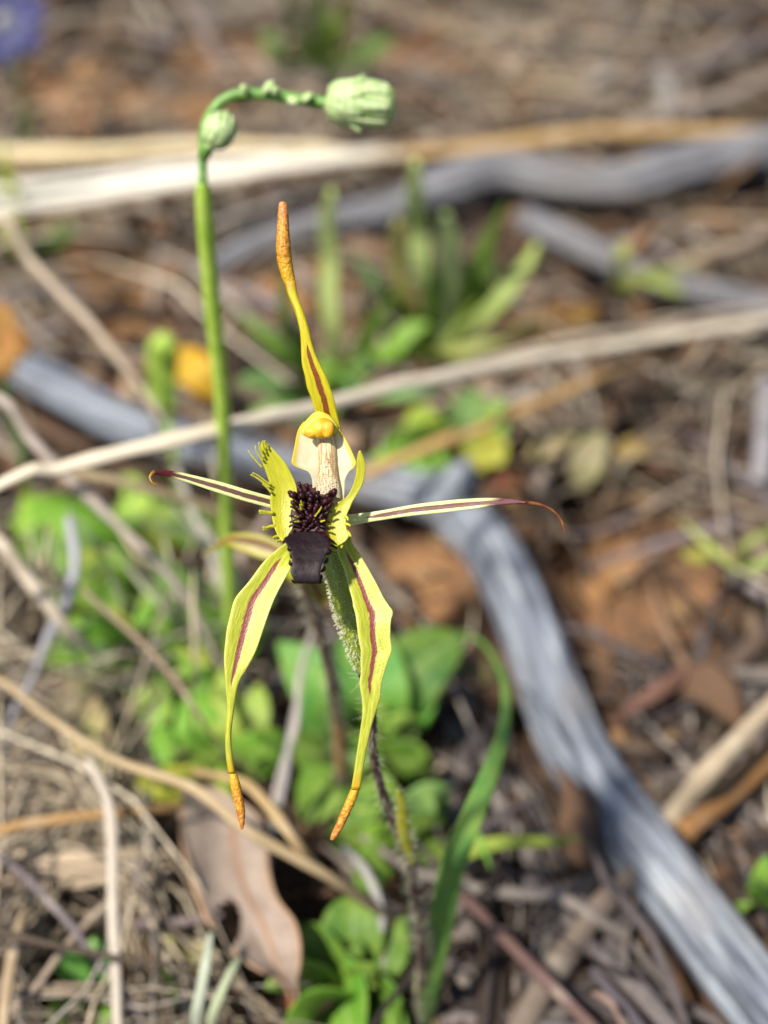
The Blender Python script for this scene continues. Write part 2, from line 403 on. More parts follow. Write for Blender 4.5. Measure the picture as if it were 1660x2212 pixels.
def many(n, length, width, thick, cols, m, seg, lift, tilt, bend, name, label, cat, taper=.35, flat=False, region=None):
    """n loose pieces, each a bent tapering body of m sides, gathered in one object"""
    xy = scatter_xy(n, region); n = len(xy); R_ = rng.random
    L = length[0] + (length[1] - length[0]) * R_(n) ** 1.8
    w = (width[0] + (width[1] - width[0]) * R_(n) ** 1.8) / 2
    a = R_(n) * 2 * math.pi; el = rng.normal(0, tilt, n)
    d = np.stack([np.cos(a)*np.cos(el), np.sin(a)*np.cos(el), np.sin(el)], -1)
    sd = np.stack([-np.sin(a), np.cos(a), 0*a], -1); u = np.cross(d, sd); u *= np.where(u[:, 2:] < 0, -1, 1)
    ro = rng.normal(0, .5, n)[:, None]; sd, u = sd*np.cos(ro) + u*np.sin(ro), u*np.cos(ro) - sd*np.sin(ro)
    t = np.linspace(-.5, .5, seg)
    k, k2 = rng.normal(0, bend, n), rng.normal(0, bend, n)
    C = (t[None, :, None] * (L[:, None]*d)[:, None, :] + (t*t-.08)[None, :, None] * ((L*k)[:, None]*sd)[:, None, :]
         + (2*t**3)[None, :, None] * ((L*k2)[:, None]*sd)[:, None, :] - (t*t)[None, :, None] * ((L*np.abs(k2)*.4)[:, None]*u)[:, None, :])
    if seg > 4: C += rng.normal(0, 1, (n, seg, 3)) * (L * .012)[:, None, None]
    prof = (1 - (1-taper) * np.abs(2*t) ** (2.2 if flat else 1.5))[None, :] * rng.uniform(.8, 1.2, (n, seg))
    ang = np.arange(m) * 2 * math.pi / m
    hw = prof * w[:, None]
    ring = (C[:, :, None, :] + (hw[:, :, None] * np.cos(ang))[..., None] * sd[:, None, None, :] + (hw[:, :, None] * thick * np.sin(ang))[..., None] * u[:, None, None, :])
    z0 = -.3 - ring[..., 2].min((1, 2)) + np.abs(rng.normal(0, lift, n))
    ring += np.column_stack([xy, z0])[:, None, None, :]
    Cc = C[:, :, :2] + xy[:, None, :]
    tt = np.linspace(0, seg-1, 14); i0 = np.minimum(tt.astype(int), seg-2); f = (tt - i0)[None, :, None]
    fine = Cc[:, i0] * (1-f) + Cc[:, i0+1] * f
    ok = np.ones(n, bool)
    for kx, ky, kr in KEEP: ok &= ~((((fine - np.array([kx, ky]))**2).sum(-1) < kr*kr).any(1))
    ring = ring[ok]; n = len(ring); L = L[ok]; hw = hw[ok]
    g = np.stack([hw[:, :, None]*np.cos(ang), hw[:, :, None]*thick*np.sin(ang), np.tile((t[None, :, None]*L[:, None, None]), (1, 1, m))], -1) + (R_((n, 3))*40)[:, None, None, :]
    cl = np.array([lin(c) for c in cols])[rng.integers(0, len(cols), n)] * rng.uniform(.65, 1.25, (n, 1))
    cl = np.repeat(np.minimum(cl, .9), seg*m, 0)
    one = grid_faces(seg, m); F4 = (np.array(one)[None] + (np.arange(n)*seg*m)[:, None, None]).reshape(-1, 4)
    F = [tuple(q) for q in F4.tolist()]
    for i in range(n):
        o_ = i*seg*m; F.append(tuple(range(o_+m-1, o_-1, -1))); F.append(tuple(range(o_+(seg-1)*m, o_+seg*m)))
    o = build(name, (ring.reshape(-1, 3), F, None, g.reshape(-1, 3)), M['litter'], base=np.array([0, 46, 0.]), col=cl)
    return tag(o, label, cat, kind='stuff')
many(5200, (1.5, 9), (.08, .55), .85, ['7a6654', '958678', '6a5240', 'a59484', 'b89f80', '332a25', '8a7e80', 'aaa094', '3a2e28', '58402f', '96765a'], 5, 5, .35, .09, .25,
     'twig_litter', 'loose grey and brown twig litter lying all over the soil', 'twigs')
many(6000, (2, 13), (.04, .2), .5, ['c8b698', 'd8c8ac', 'b5a388', '9a8a76', 'e0d2b8', '6a5c4e'], 4, 6, .55, .1, .4,
     'dry_grass_litter', 'fine bleached dry grass strewn over the soil', 'dry grass')
many(420, (1.5, 3.4), (.6, 1.5), .07, ['7a5c44', '5c4434', '9a806a', 'b09c86', '46342a', '8a8078', '2c221c'], 6, 6, .5, .3, .5,
     'leaf_litter', 'curled dry brown leaf pieces tilted on the litter', 'dead leaves', .12, True)
many(3600, (.6, 2.6), (.35, 1.2), .1, ['7a5a42', '684a38', '8e765e', 'a08c76', '523a2d', '94704e', '85786e', '38291f', '46342a', '2c221c'], 6, 5, .35, .3, .3,
     'bark_litter', 'small brown bark flakes and broken dead leaves on the soil', 'bark', .15, True)
many(1500, (3, 13), (.04, .2), .4, ['cdbb9e', 'bca88c', 'ddceb2', '9c8a76', 'b8aca0', '5a4c40'], 5, 7, 1.1, .11, .45,
     'straw_heap', 'tangled heap of pale straw around the chalky stalk', 'straw', region=(-150, 420, 1380, 2350))
many(420, (2.5, 10), (.09, .5), .8, ['443c3a', '585050', '2c2623', '766d6b', '4c3e36', '8a8078'], 5, 6, .5, .1, .35,
     'dark_stick_litter', 'dark tangled stick litter under the silver branch', 'sticks', region=(900, 1700, 1450, 2350))
def crumbs(n=14000):
    ico = np.array([(0,0,1),(.89,0,.45),(.28,.85,.45),(-.72,.53,.45),(-.72,-.53,.45),(.28,-.85,.45),(.72,.53,-.45),(-.28,.85,-.45),(-.89,0,-.45),(-.28,-.85,-.45),(.72,-.53,-.45),(0,0,-1)])
    fc = [(0,1,2),(0,2,3),(0,3,4),(0,4,5),(0,5,1),(1,6,2),(2,7,3),(3,8,4),(4,9,5),(5,10,1),(6,7,2),(7,8,3),(8,9,4),(9,10,5),(10,6,1),(11,7,6),(11,8,7),(11,9,8),(11,10,9),(11,6,10)]
    xy = scatter_xy(n, everywhere=True); r = .08 + .5 * rng.random(n) ** 5
    V = ico[None] * (r[:, None, None]) * rng.uniform(.65, 1.25, (n, 12, 1)) * np.array([1, 1, .75])
    z = np.array([ground_z(a, b) for a, b in xy]) + r * .3
    V = V + np.column_stack([xy, z])[:, None, :]
    cl = np.array([lin(c) for c in ['8e6844', '6d4e38', 'a07a54', '5a4230', 'a88660']])[rng.integers(0, 5, n)] * rng.uniform(.7, 1.2, (n, 1))
    F = [tuple(i * 12 + k for k in f) for i in range(n) for f in fc]
    V = V.reshape(-1, 3)
    o = build('soil_crumbs', (V, F, None, V), M['litter'], base=np.array([0, 46, 0.]), col=np.repeat(cl, 12, 0))
    tag(o, 'orange brown soil crumbs and grit scattered on the ground', 'soil', kind='stuff')
crumbs()

# ------------------------------------------------------------------ fallen branches
def log(name, pts, label, zk=.75, m=52, res=16, rough=.2, stub=None, flat=.92, mat='log'):
    path, w = [], []
    for x, y, wd in pts:
        p = G(x, y, 0); r = px(wd / 2, p); p = G(x, y, r * zk); path.append(p); w.append(px(wd / 2, p))
    A = catmull(np.column_stack([path, w]), res); C = A[:, :3]; r = A[:, 3]
    Tn, S, N = frames(C, (0, 0, 1))
    V, F, U, Gp = loft_raw(C, S * r[:, None], N * (r * flat)[:, None], None, m)
    q = Vector((rng.random() * 30, rng.random() * 30, 0))
    n = len(C)
    for i in range(n):
        for j in range(m):
            k = i * m + j; g = Gp[k]; rr = r[i]
            f = mnoise.noise(Vector((g[0] / rr * 1.6, g[1] / rr * 1.6, g[2] * .09)) + q) * .6 + mnoise.noise(Vector((g[0] / rr * 4.5, g[1] / rr * 4.5, g[2] * .12)) + q) * .5 + mnoise.noise(Vector((g[0] / rr, g[1] / rr, g[2] * .5)) + q) * .35
            cr = abs(mnoise.noise(Vector((g[0] / rr * 2.3, g[1] / rr * 2.3, g[2] * .06 + 7)) + q))
            V[k] = C[i] + (V[k] - C[i]) * (1 + rough * f - .11 * max(0, 1 - cr / .05))
    o = build(name, (V, F, U, Gp), M[mat]); tag(o, label, 'branch')
    if stub is not None:
        path, w = stub
        build('broken_stub', strip([np.array(p) for p in path], w, w, 5, 12, (0.3, 0, 1), wob=.05), M['log'], o)
    return o
log('fallen_branch', BRANCHES[0],
    'thick curved silver grey weathered branch arching behind the yellow orchid', 1.15,
    stub=([G(940,1085,1.0), G(990,1040,2.0), G(1010,1005,2.7)], [.8, .55, .25]))
log('fallen_branch', BRANCHES[1],
    'wavy pale grey branch lying behind the clump of upright green leaves', 1.2, mat='log2', rough=.28)
log('fallen_branch', BRANCHES[2],
    'straight slate grey stick lying below the wavy pale branch', 1.2, mat='log2', rough=.26)

# ------------------------------------------------------------------ dry stalks one can tell apart
def stalk(name, pts, wd, label, col, cat='stalk', thick=.55, wob=.05, group=None, taper=True, m=8):
    path = [G(x, y, z) for x, y, z in pts]
    w = [px((wd if np.isscalar(wd) else wd[i]) / 2, p) for i, p in enumerate(path)]
    # a stalk that starts or ends above the soil comes down to it, past the frame or among the litter
    outside = [not (0 <= p[0] <= 1660 and -20 <= p[1] <= 2212) for p in (pts[0], pts[-1])]
    lowest = 0 if pts[0][2] < pts[-1][2] else 1
    for e in (0, 1):
        z = pts[0 if e == 0 else -1][2]
        if z > .8 and (outside[e] or (not any(outside) and e == lowest)):
            p, q = (path[0], path[1]) if e == 0 else (path[-1], path[-2])
            d = (p - q) * np.array([1, 1, 0]); d /= np.linalg.norm(d) + 1e-9
            k = 1.6 if outside[e] else .45
            a, b = p + d * z * k * .55 - np.array([0, 0, z * .42]), p + d * z * k - np.array([0, 0, z + .35])
            if e == 0: path = [b, a] + list(path); w = [w[0], w[0]] + list(w)
            else: path = list(path) + [a, b]; w = list(w) + [w[-1], w[-1]]
    A = catmull(np.column_stack([path, w]), 3); q0 = rng.random() * 60          # uneven along its length, like real stems
    path = A[:, :3]; w = np.array([max(.012, k_) * (1 + .22 * mnoise.noise(Vector((q0, i * .55, 0))) + .12 * mnoise.noise(Vector((q0, i * 1.7, 5)))) for i, k_ in enumerate(A[:, 3])])
    t = [q * thick for q in w]
    return tag(build(name, strip(path, w, t, 4, m, FACE, wob=wob), M['stalk'], col=lin(col)), label, cat, group)
D = 'dry_stalk'; B = 'dry_grass_blade'
stalk(B, [(-60,448,3.2),(200,408,3.1),(430,374,3.0),(640,346,2.8),(860,322,2.4)], [22,24,22,16,8], 'broad sunlit bleached grass blade crossing behind the green nodding stem', 'efe8d8', 'grass blade', .15)
stalk(B, [(-60,425,3.6),(200,385,3.4),(430,350,3.2),(620,330,2.9)], [18,20,18,8], 'thin white grass blade resting on the broad sunlit blade', 'f0eadc', 'grass blade', .25)
for k, (dy, w, c) in enumerate([(-26,13,'e4d8be'),(-13,10,'cdbb98'),(20,15,'f0eadc'),(33,9,'c8b594')]):
    stalk(B, [(-60,448+dy*1.2,3.3+.1*k),(200,406+dy,3.2),(430,373+dy*.8,3.1-.1*k),(640,347+dy*.5,2.8),(840+20*k,325+dy*.2,2.4)], [w,w+2,w,w*.8,5], ['topmost narrow blade', 'thin tan blade', 'white narrow blade', 'lowest tan blade'][k] + ' bundled with the broad sunlit blade', c, 'grass blade', .35, .1)
stalk(B, [(-60,350,2.7),(180,344,2.7),(430,336,2.6),(640,338,2.4)], [12,14,12,6], 'slender tan blade under the warm straw blade', 'bda67c', 'grass blade', .3)
stalk(B, [(-60,332,2.4),(180,326,2.4),(430,312,2.3),(640,318,2.2),(800,330,2)], [24,26,24,18,8], 'warm straw blade just beneath the small side bud', 'e0cca0', 'grass blade', .15)
stalk(D, [(780,338,1.6),(1000,322,1.9),(1140,304,2.0),(1260,288,2.0),(1400,284,1.9),(1700,288,1.6)], [18,30,34,30,28,26], 'golden dry stalk lying along the upper edge of the wavy branch', 'b08f5c', thick=.4)
stalk(D, [(-40,1070,8.6),(120,1014,8.8),(260,975,8.9),(420,940,8.8),(560,906,8.4),(700,872,7.8),(860,832,7.0),(1000,802,6.2),(1200,766,5.0),(1420,732,3.8),(1740,680,2.2)], [26,32,36,37,37,36,34,30,28,26,22], 'long pale straw stalk crossing behind the top of the orchid', 'd8cab2', thick=.5)
stalk(D, [(760,868,6.6),(940,812,6.0),(1100,765,5.0),(1300,720,4.0),(1500,716,2.8),(1740,716,1.8)], [8,16,16,18,18,16], 'thin split straw running beside the long pale stalk', 'b4a58e')
stalk(D, [(900,840,5.5),(1120,790,4.6),(1320,745,3.6),(1480,690,2.8),(1740,660,2.0)], [8,14,16,15,14], 'thin greyish straw fanning off above the long pale stalk', 'a8998a')
stalk(D, [(780,1026,3.0),(930,966,3.3),(1060,915,3.4),(1180,862,3.2),(1300,812,2.8),(1420,768,2.2)], [26,27,28,27,24,16], 'tan orange stalk slanting behind the dark tipped right petal', 'b08a56')
stalk(D, [(-30,462,9.0),(60,556,8.4),(180,682,7.4),(280,800,6.4),(350,905,5.4)], [19,20,21,18,12], 'smooth straight pale stem leaning down toward the yellow green bud', 'b8a68e')
stalk(D, [(180,682,7.4),(260,790,6.0),(330,900,4.6),(380,1010,3.0)], [10,12,12,8], 'thin brown stem splitting off the smooth straight pale stem', '8c7a68')
stalk(D, [(-40,850,8.0),(60,938,7.6),(140,1022,7.0),(250,1130,6.2),(350,1228,5.4),(420,1320,4.4),(475,1440,3.0)], [20,22,22,20,19,18,12], 'long grey beige stem slanting across the left leaf clump', 'aa9c90')
stalk(D, [(90,1010,7.6),(260,1040,7.0),(420,1088,6.0),(560,1150,4.8)], [20,22,20,10], 'tan grass stem passing below the curled left petal', 'b09c78')
stalk(D, [(380,1010,5.0),(420,1120,4.6),(470,1240,4.0),(500,1380,2.8)], [16,18,18,12], 'faint grey stem hanging beside the left green leaves', '9a9488')
stalk(D, [(620,1060,3.4),(560,1140,3.6),(520,1200,3.4),(505,1300,2.4)], [14,20,22,14], 'pinkish grey stem bent behind the left petal', 'a08c80')
stalk('curved_twig', [(150,1120,6.0),(163,1210,5.6),(150,1290,5.2),(110,1370,4.4),(70,1460,3.4)], [20,24,24,22,14], 'silvery hooked twig over the left leaf clump', '9b9aa0', 'twig')
stalk(D, [(-40,1150,6.0),(50,1240,5.6),(130,1340,5.0),(210,1420,3.8)], [28,30,26,14], 'wide cream stem beside the silvery hooked twig', 'b7a894')
stalk('thin_twig', [(180,1270,6.2),(330,1415,5.6),(430,1540,5.0),(470,1600,4.2)], [12,13,11,6], 'thin knotted brown twig slanting over the left leaves', '8a765e', 'twig')
stalk(D, [(-40,1450,5.0),(90,1540,4.9),(230,1630,4.8),(380,1688,4.8),(435,1716,4.9),(525,1786,4.7),(592,1826,4.4),(700,1886,3.8),(800,1956,2.6),(880,2020,1.2)], [15,17,18,21,24,26,26,23,18,10], 'long tan stalk passing over the dead brown leaf', 'a8926e', m=10)
stalk(D, [(420,1668,3.6),(520,1690,4.4),(575,1734,4.6),(620,1790,4.5),(662,1846,4.0),(720,1900,3.0)], [16,22,26,26,22,12], 'short tan stalk joining the long stalk from above', 'a48a60')
stalk(D, [(610,1660,3.0),(640,1560,3.6),(650,1450,4.0),(690,1330,3.8)], [14,17,15,8], 'upright pale grass stem behind the left orchid sepal', 'a69c92')
stalk(D, [(590,1800,2.0),(610,1700,2.8),(625,1610,3.4),(640,1520,3.6)], [13,16,16,10], 'soft grey stem under the left orchid sepal', '94908c')
stalk(D, [(-30,1808,3.4),(100,1776,3.5),(220,1758,3.5),(340,1746,3.2),(400,1738,2.8)], [25,26,25,22,12], 'orange brown dry stalk pointing at the dead brown leaf', 'a07c4c')
for k, (y0, y1, z, w) in enumerate([(1850,1842,2.0,30),(1880,1862,1.8,26),(1905,1890,1.6,24)]):
    stalk(B, [(-40,y0,z),(120,y0+4,z+.2),(260,y1+6,z+.2),(380,y1-8*k,z-.2)], [w,w,w*.9,8], ['topmost', 'middle', 'lowest'][k] + ' flat bleached blade of the loose bundle left of the dead leaf', 'b7a288', 'grass blade', .3, group='bleached blades left of the dead leaf')
stalk(D, [(190,1640,4.0),(232,1730,4.0),(243,1850,3.6),(246,1990,3.2),(250,2120,2.8),(260,2280,2.2)], [18,24,27,26,25,22], 'thick chalky upright stalk left of the dead brown leaf', 'b8ac9c')
stalk('grey_twig', [(-20,1840,3.0),(60,1900,2.9),(150,1995,2.7),(200,2060,2.4),(330,2230,1.6)], [16,18,18,17,14], 'dark grey twig crossing under the chalky stalk', '6c6264', 'twig')
stalk('grey_twig', [(-20,2230,2.4),(70,2140,2.6),(160,2020,2.6),(260,1930,2.4),(380,1880,1.8)], [14,16,16,15,8], 'pale forked looking twig rising past the chalky stalk', '9c8a76', 'twig')
stalk(D, [(10,2230,3.0),(20,2130,3.0),(40,2010,2.6),(60,1960,2.2)], [26,28,22,10], 'broken beige straw standing at the grey twig base', 'a99274')
stalk(B, [(408,2280,2.2),(425,2180,3.2),(448,2080,3.8),(460,2010,3.8)], [24,26,24,10], 'whitish green grass blade below the dead leaf hole', 'a8ae98', 'grass blade', .25)
stalk(B, [(430,2290,2.2),(460,2190,3.2),(498,2105,3.6),(520,2070,3.5)], [20,22,20,8], 'leaning whitish grass blade beneath the dead leaf edge', '9ca482', 'grass blade', .25)
stalk('grey_twig', [(280,2000,1.6),(400,1990,1.9),(480,1975,2.0),(300,1900,1.7)][:3], [16,18,12], 'mauve grey twig reaching the hole in the dead leaf', '6e5f60', 'twig')
stalk(D, [(740,1830,2.2),(790,1880,2.4),(820,1960,2.2),(830,2060,1.6)], [16,20,20,10], 'wispy grey stem arching below the orange tipped sepal', '98948c')
stalk('dry_root', [(1720,1480,2.6),(1620,1575,2.6),(1540,1655,2.5),(1460,1750,1.4),(1405,1840,.4)], [40,44,46,46,40], 'cream brown root running down to the silver branch', 'a8967c')
stalk('dry_root', [(1720,1570,1.2),(1600,1690,1.2),(1480,1800,1.2)], [60,60,50], 'fibrous orange brown root beside the cream root', '8a6238')
stalk('grey_stick', [(1380,1880,1.0),(1300,1960,1.2),(1225,2060,1.3),(1160,2160,1.3),(1100,2290,1.2)], [52,56,60,62,64], 'ribbed tan grey stick emerging beneath the silver branch', '75675a', 'stick')
stalk('grey_stick', [(1330,1860,.6),(1240,1940,.9),(1180,2030,.9),(1130,2130,.9)], [40,44,44,40], 'dull grey stick lying alongside the ribbed tan stick', '55504e', 'stick')
stalk('reddish_twig', [(990,1935,1.8),(1060,1995,2.2),(1140,2075,2.5),(1190,2125,2.5),(1290,2230,2.2)], [22,26,30,32,30], 'knobbly reddish brown twig right of the orchid stem base', '5e4640', 'twig')
stalk('reddish_twig', [(1280,2090,2.0),(1340,2160,2.0),(1400,2240,1.8)], [26,28,28], 'short dark twig under the silver branch', '4a4248', 'twig')
stalk('reddish_twig', [(1280,2145,2.4),(1320,2170,2.6),(1360,2230,2.2)], [10,14,12], 'small curled light brown twig tip over the dark twig', '8d7468', 'twig')
stalk('brown_bark_strip', [(1350,1540,1.2),(1430,1490,1.4),(1520,1440,1.2)], [30,40,26], 'reddish bark strip on the shaded soil by the silver branch', '6d4c3e', 'bark')
stalk('grey_twig', [(1720,1330,1.4),(1600,1250,1.4),(1520,1190,1.2)], [30,30,20], 'mauve grey twig under the pale green sprig', '857a78', 'twig')
stalk('grey_twig', [(1500,1500,1.0),(1580,1440,1.2),(1720,1300,1.2)], [34,40,40], 'dull brown stick behind the cream root', '5e4c40', 'stick')
stalk('grey_twig', [(1660,830,1.2),(1655,930,1.4),(1640,1040,1.3)], [40,46,40], 'upright pale grey stick at the far side of the pale leaf flakes', '8f8b8e', 'stick')
for x0, y0, x1, y1, w, c, lab in [
    (1720,60,1180,255,30,'6a605c','long dark grey twig in the far litter above the wavy branch'),
    (1720,150,1280,300,34,'8a7c70','beige grey stick slanting to the golden dry stalk'),
    (1720,-10,1300,60,22,'5a5452','slim blackish twig in the farthest litter'),
    (1430,150,1445,275,34,'8a8680','short stubby grey stick standing on the golden stalk'),
    (380,-20,520,190,26,'75655c','brown twig in the far litter toward the purple flower'),
    (600,-10,690,180,22,'6e625a','thin brown twig by the far green tuft'),
    (540,165,1040,172,30,'6c5f58','level dark twig behind the nodding bud'),
    (1720,470,1420,600,34,'8c7a66','tan stick leaning on the slate grey stick'),
    (-30,140,180,30,30,'8a7b6a','tan stick under the purple flower'),
    (-40,620,140,770,26,'7d7266','grey stick by the orange flower')]:
    z = .9
    stalk('far_twig', [(x0,y0,z),((x0*2+x1)/3+8,(y0*2+y1)/3+6,z+.3),((x0+2*x1)/3-6,(y0+2*y1)/3,z+.2),(x1,y1,z-.2)], [w,w,w*.9,w*.5], lab, c, 'twig', .8)

for k in range(16):
    x = 60 + 430 * rng.random(); y = 1120 + 330 * rng.random(); a = rng.normal(.5, .5); l = rng.uniform(130, 260); z = rng.uniform(3.2, 5.5)
    stalk('fine_grass_blade', [(x - l*math.sin(a)*.6, y - l*math.cos(a)*.6, z + .9), (x, y, z), (x + l*math.sin(a)*.4, y + l*math.cos(a)*.35, z - .8), (x + l*math.sin(a)*.7, y + l*math.cos(a)*.6, z - 2)], [5, 11, 11, 8], 'fine pale grass blade among the herb leaves left of the orchid', ['b0b090', 'a8a690', 'b8a88c', '8ea070'][k % 4], 'grass blade', .3, group='fine blades among the left herbs')
# ------------------------------------------------------------------ leaves and herbs
PROF = {'lance': [.25,.62,.95,1,.8,.45,.06], 'ovate': [.12,.6,.95,1,.92,.66,.08], 'strap': [.6,.85,1,1,.95,.75,.1], 'spoon': [.22,.3,.45,.75,1,.85,.12], 'spike': [.7,.85,1,1,.95,.85,.35]}
def leaf_body(pts, wd, prof='lance', cup=.25, thick=.05, fold=1, m=12, hint=FACE, wob=.06, P3=False):
    path = np.array(pts, float) if P3 else np.array([G(*p) for p in pts])
    tv = path[-1] - path[0]; tv = tv / np.linalg.norm(tv)
    if hint is FACE and abs(tv @ FACE) > .7: hint = np.array([-.25, -.9, .35])
    C = catmull(path, 6); idx = np.linspace(0, len(C)-1, 7).round().astype(int); C = C[idx]
    w = [px(wd * 1.0 / 2, C[len(C)//2]) * k for k in PROF[prof]]
    t = [thick * (0.5 + .5 * k) for k in PROF[prof]]
    return strip(C, w, t, 4, m, hint, cup, fold, wob)
def shade(c, j=.18):
    c = lin(c) if isinstance(c, str) else c
    c = c * .78 + .2 * np.array([.11, .11, .045]); return np.minimum(c, .85) * (1 + rng.uniform(-j, j)) * (1 + rng.uniform(-.05, .05, 3))
def plant(name, base, label, leaves, cat='plant', group=None, extra=0, spread=110):
    b = G(base[0], base[1], 0); o = thing(name, b, label, cat, group)
    zs, ws = (.62, 1.2) if ('herb' in name or 'broad' in name) else (1, 1)
    leaves = [([(x, y, z * zs + .3 * (zs < 1)) for x, y, z in pts], wd * ws, c, p) for pts, wd, c, p in leaves]
    for pts, wd, col, prof in leaves:
        build('leaf', leaf_body([(base[0], base[1], -.2)] + list(pts), wd, prof, wob=.12), M['leaf'], o, col=shade(col, .28))
    for k in range(extra):
        a = rng.random() * 6.28; r = rng.uniform(.4, 1) * spread; z = rng.uniform(.9, 2.0)
        x, y = base[0] + r * math.cos(a), base[1] - 30 + r * .75 * math.sin(a)
        build('leaf', leaf_body([(base[0], base[1], -.2), ((base[0]+x)/2, (base[1]+y)/2 - 12, z), (x, y, z * rng.uniform(.6, 1.2))], rng.uniform(36, 84), ['ovate', 'lance', 'spoon'][k % 3], wob=.15), M['leaf'], o, col=shade([DK, MD, LT, '7cb030', '2f5f18', 'b4b84c', BL][rng.integers(7)], .3))
    return o
DK, MD, LT, YL, BL = '44741e', '6a9c30', '9cbc50', 'b8c058', '66965c'
plant('leafy_clump', (735,845), 'green leafy rosette with lance leaves right behind the dorsal sepal', [
    ([(655,760,2.2),(618,660,4.2),(612,545,6.2)], 38, DK, 'lance'),
    ([(650,790,1.8),(580,725,3.0),(515,672,3.6)], 44, MD, 'lance'),
    ([(775,760,2.2),(815,700,3.6),(858,628,5.0)], 42, DK, 'lance'),
    ([(640,850,1.5),(570,820,2.2),(515,830,2.2)], 46, BL, 'ovate'),
    ([(840,760,2.0),(880,720,2.6),(930,700,2.8)], 44, MD, 'ovate'),
    ([(700,900,1.2),(600,890,1.8),(530,900,1.4)], 42, DK, 'ovate'),
    ([(820,850,1.2),(900,840,1.8),(960,830,1.6)], 40, BL, 'ovate'),
    ([(720,700,3.0),(716,560,5.2),(713,405,8.0)], 40, 'c4d488', 'spike')], extra=6, spread=110)
plant('leafy_clump', (935,760), 'tall clump of upright pale green leaf spikes', [
    ([(925,640,2.6),(905,500,5.0),(898,345,8.0)], 46, 'ccdc94', 'spike'),
    ([(885,660,2.2),(866,570,4.0),(860,470,6.0)], 34, 'd4cc70', 'spike'),
    ([(960,680,1.8),(975,580,4.0),(965,460,6.2)], 50, 'b8d49a', 'spike'),
    ([(985,670,2.0),(1040,560,4.4),(1095,440,6.6)], 48, DK, 'lance'),
    ([(970,700,1.4),(1010,650,2.6),(1050,595,3.6)], 56, LT, 'ovate'),
    ([(880,690,1.4),(820,620,3.0),(752,548,4.0)], 46, '3c7a54', 'lance'),
    ([(1000,720,1.4),(1080,650,3.0),(1165,525,4.6)], 36, 'a8b468', 'spike'),
    ([(930,690,2.0),(940,600,4.0),(935,520,5.6)], 36, DK, 'lance'), ([(1010,700,1.6),(1050,640,2.8),(1075,560,4.2)], 38, MD, 'lance'), ([(860,720,1.6),(800,680,2.8),(780,620,4.0)], 40, DK, 'lance'),
    ([(980,760,.9),(1080,735,1.4),(1180,690,1.4)], 30, 'a09c5c', 'strap'),
    ([(900,770,1.2),(830,760,1.8),(790,770,1.6)], 46, MD, 'ovate')])
plant('small_herb', (960,960), 'low round leaved herb under the tan orange stalk', [
    ([(930,950,1.2),(880,960,1.6),(835,950,1.4)], 70, DK, 'ovate'), ([(950,1000,1.2),(935,1020,1.5),(925,1045,1.4)], 110, MD, 'ovate'),
    ([(925,930,1.8),(905,910,2.2),(890,890,2.3)], 80, 'a0b63a', 'ovate'), ([(1000,950,1.6),(1060,930,2.2),(1085,860,3.0)], 54, MD, 'spoon'),
    ([(1010,970,1.2),(1065,975,1.5),(1080,1000,1.4)], 80, 'b0a840', 'ovate'), ([(880,985,1.0),(830,1000,1.4),(800,990,1.2)], 60, MD, 'ovate'), ([(1000,900,1.5),(1020,870,2.0),(1035,840,2.2)], 60, BL, 'ovate')])
plant('leafy_herb', (300,1190), 'bright yellow green herb under the long grey beige stem', [
    ([(220,1150,2.4),(140,1110,3.2),(60,1100,3.2)], 90, '6ca62c', 'ovate'), ([(240,1190,2),(170,1190,2.6),(90,1200,2.4)], 86, MD, 'ovate'),
    ([(300,1120,2.4),(290,1070,3.0),(260,1040,3.0)], 76, LT, 'ovate'), ([(370,1160,2.2),(430,1130,3.0),(470,1110,3.0)], 66, DK, 'ovate'),
    ([(350,1240,2),(410,1260,2.4),(460,1260,2.2)], 84, BL, 'ovate'), ([(280,1250,1.6),(240,1290,2.0),(180,1310,1.8)], 80, MD, 'ovate')], extra=14, spread=180)
plant('leafy_herb', (330,1430), 'broad leaved green herb below the silvery hooked twig', [
    ([(260,1400,2.2),(200,1390,3.0),(110,1400,3.0)], 124, '5c9c24', 'ovate'), ([(340,1370,2.2),(350,1310,3.0),(330,1260,3.2)], 96, '6ab434', 'ovate'),
    ([(390,1390,2.2),(450,1350,3.0),(500,1330,3.0)], 110, MD, 'ovate'), ([(390,1460,1.8),(450,1480,2.4),(500,1470,2.3)], 100, '5aa030', 'ovate'),
    ([(330,1480,1.8),(340,1530,2.2),(330,1570,2.0)], 96, MD, 'ovate'), ([(280,1450,1.8),(240,1460,2.2),(180,1470,2.0)], 70, DK, 'ovate'), ([(400,1420,2.4),(420,1440,3.0),(470,1400,3.2)], 60, 'b8c050', 'ovate')], extra=16, spread=190)
plant('leafy_herb', (470,1640), 'lime green herb between the left sepal and the long tan stalk', [
    ([(440,1600,2.0),(420,1550,2.8),(400,1500,3.2)], 100, '62a42c', 'ovate'), ([(420,1630,2.0),(370,1610,2.6),(320,1590,2.6)], 90, '72ae38', 'ovate'),
    ([(510,1590,2.2),(540,1540,3.0),(560,1480,3.2)], 80, LT, 'ovate'), ([(530,1640,2.0),(570,1620,2.6),(620,1590,2.6)], 90, MD, 'ovate'),
    ([(430,1680,1.6),(360,1690,2.0),(285,1690,2.0)], 76, 'b4b23c', 'ovate'), ([(480,1690,1.8),(460,1740,2.2),(450,1790,2.0)], 66, '9ac436', 'ovate'), ([(500,1600,2.4),(480,1520,3.4),(478,1440,3.6)], 60, 'a4b84c', 'strap')], extra=16, spread=150)
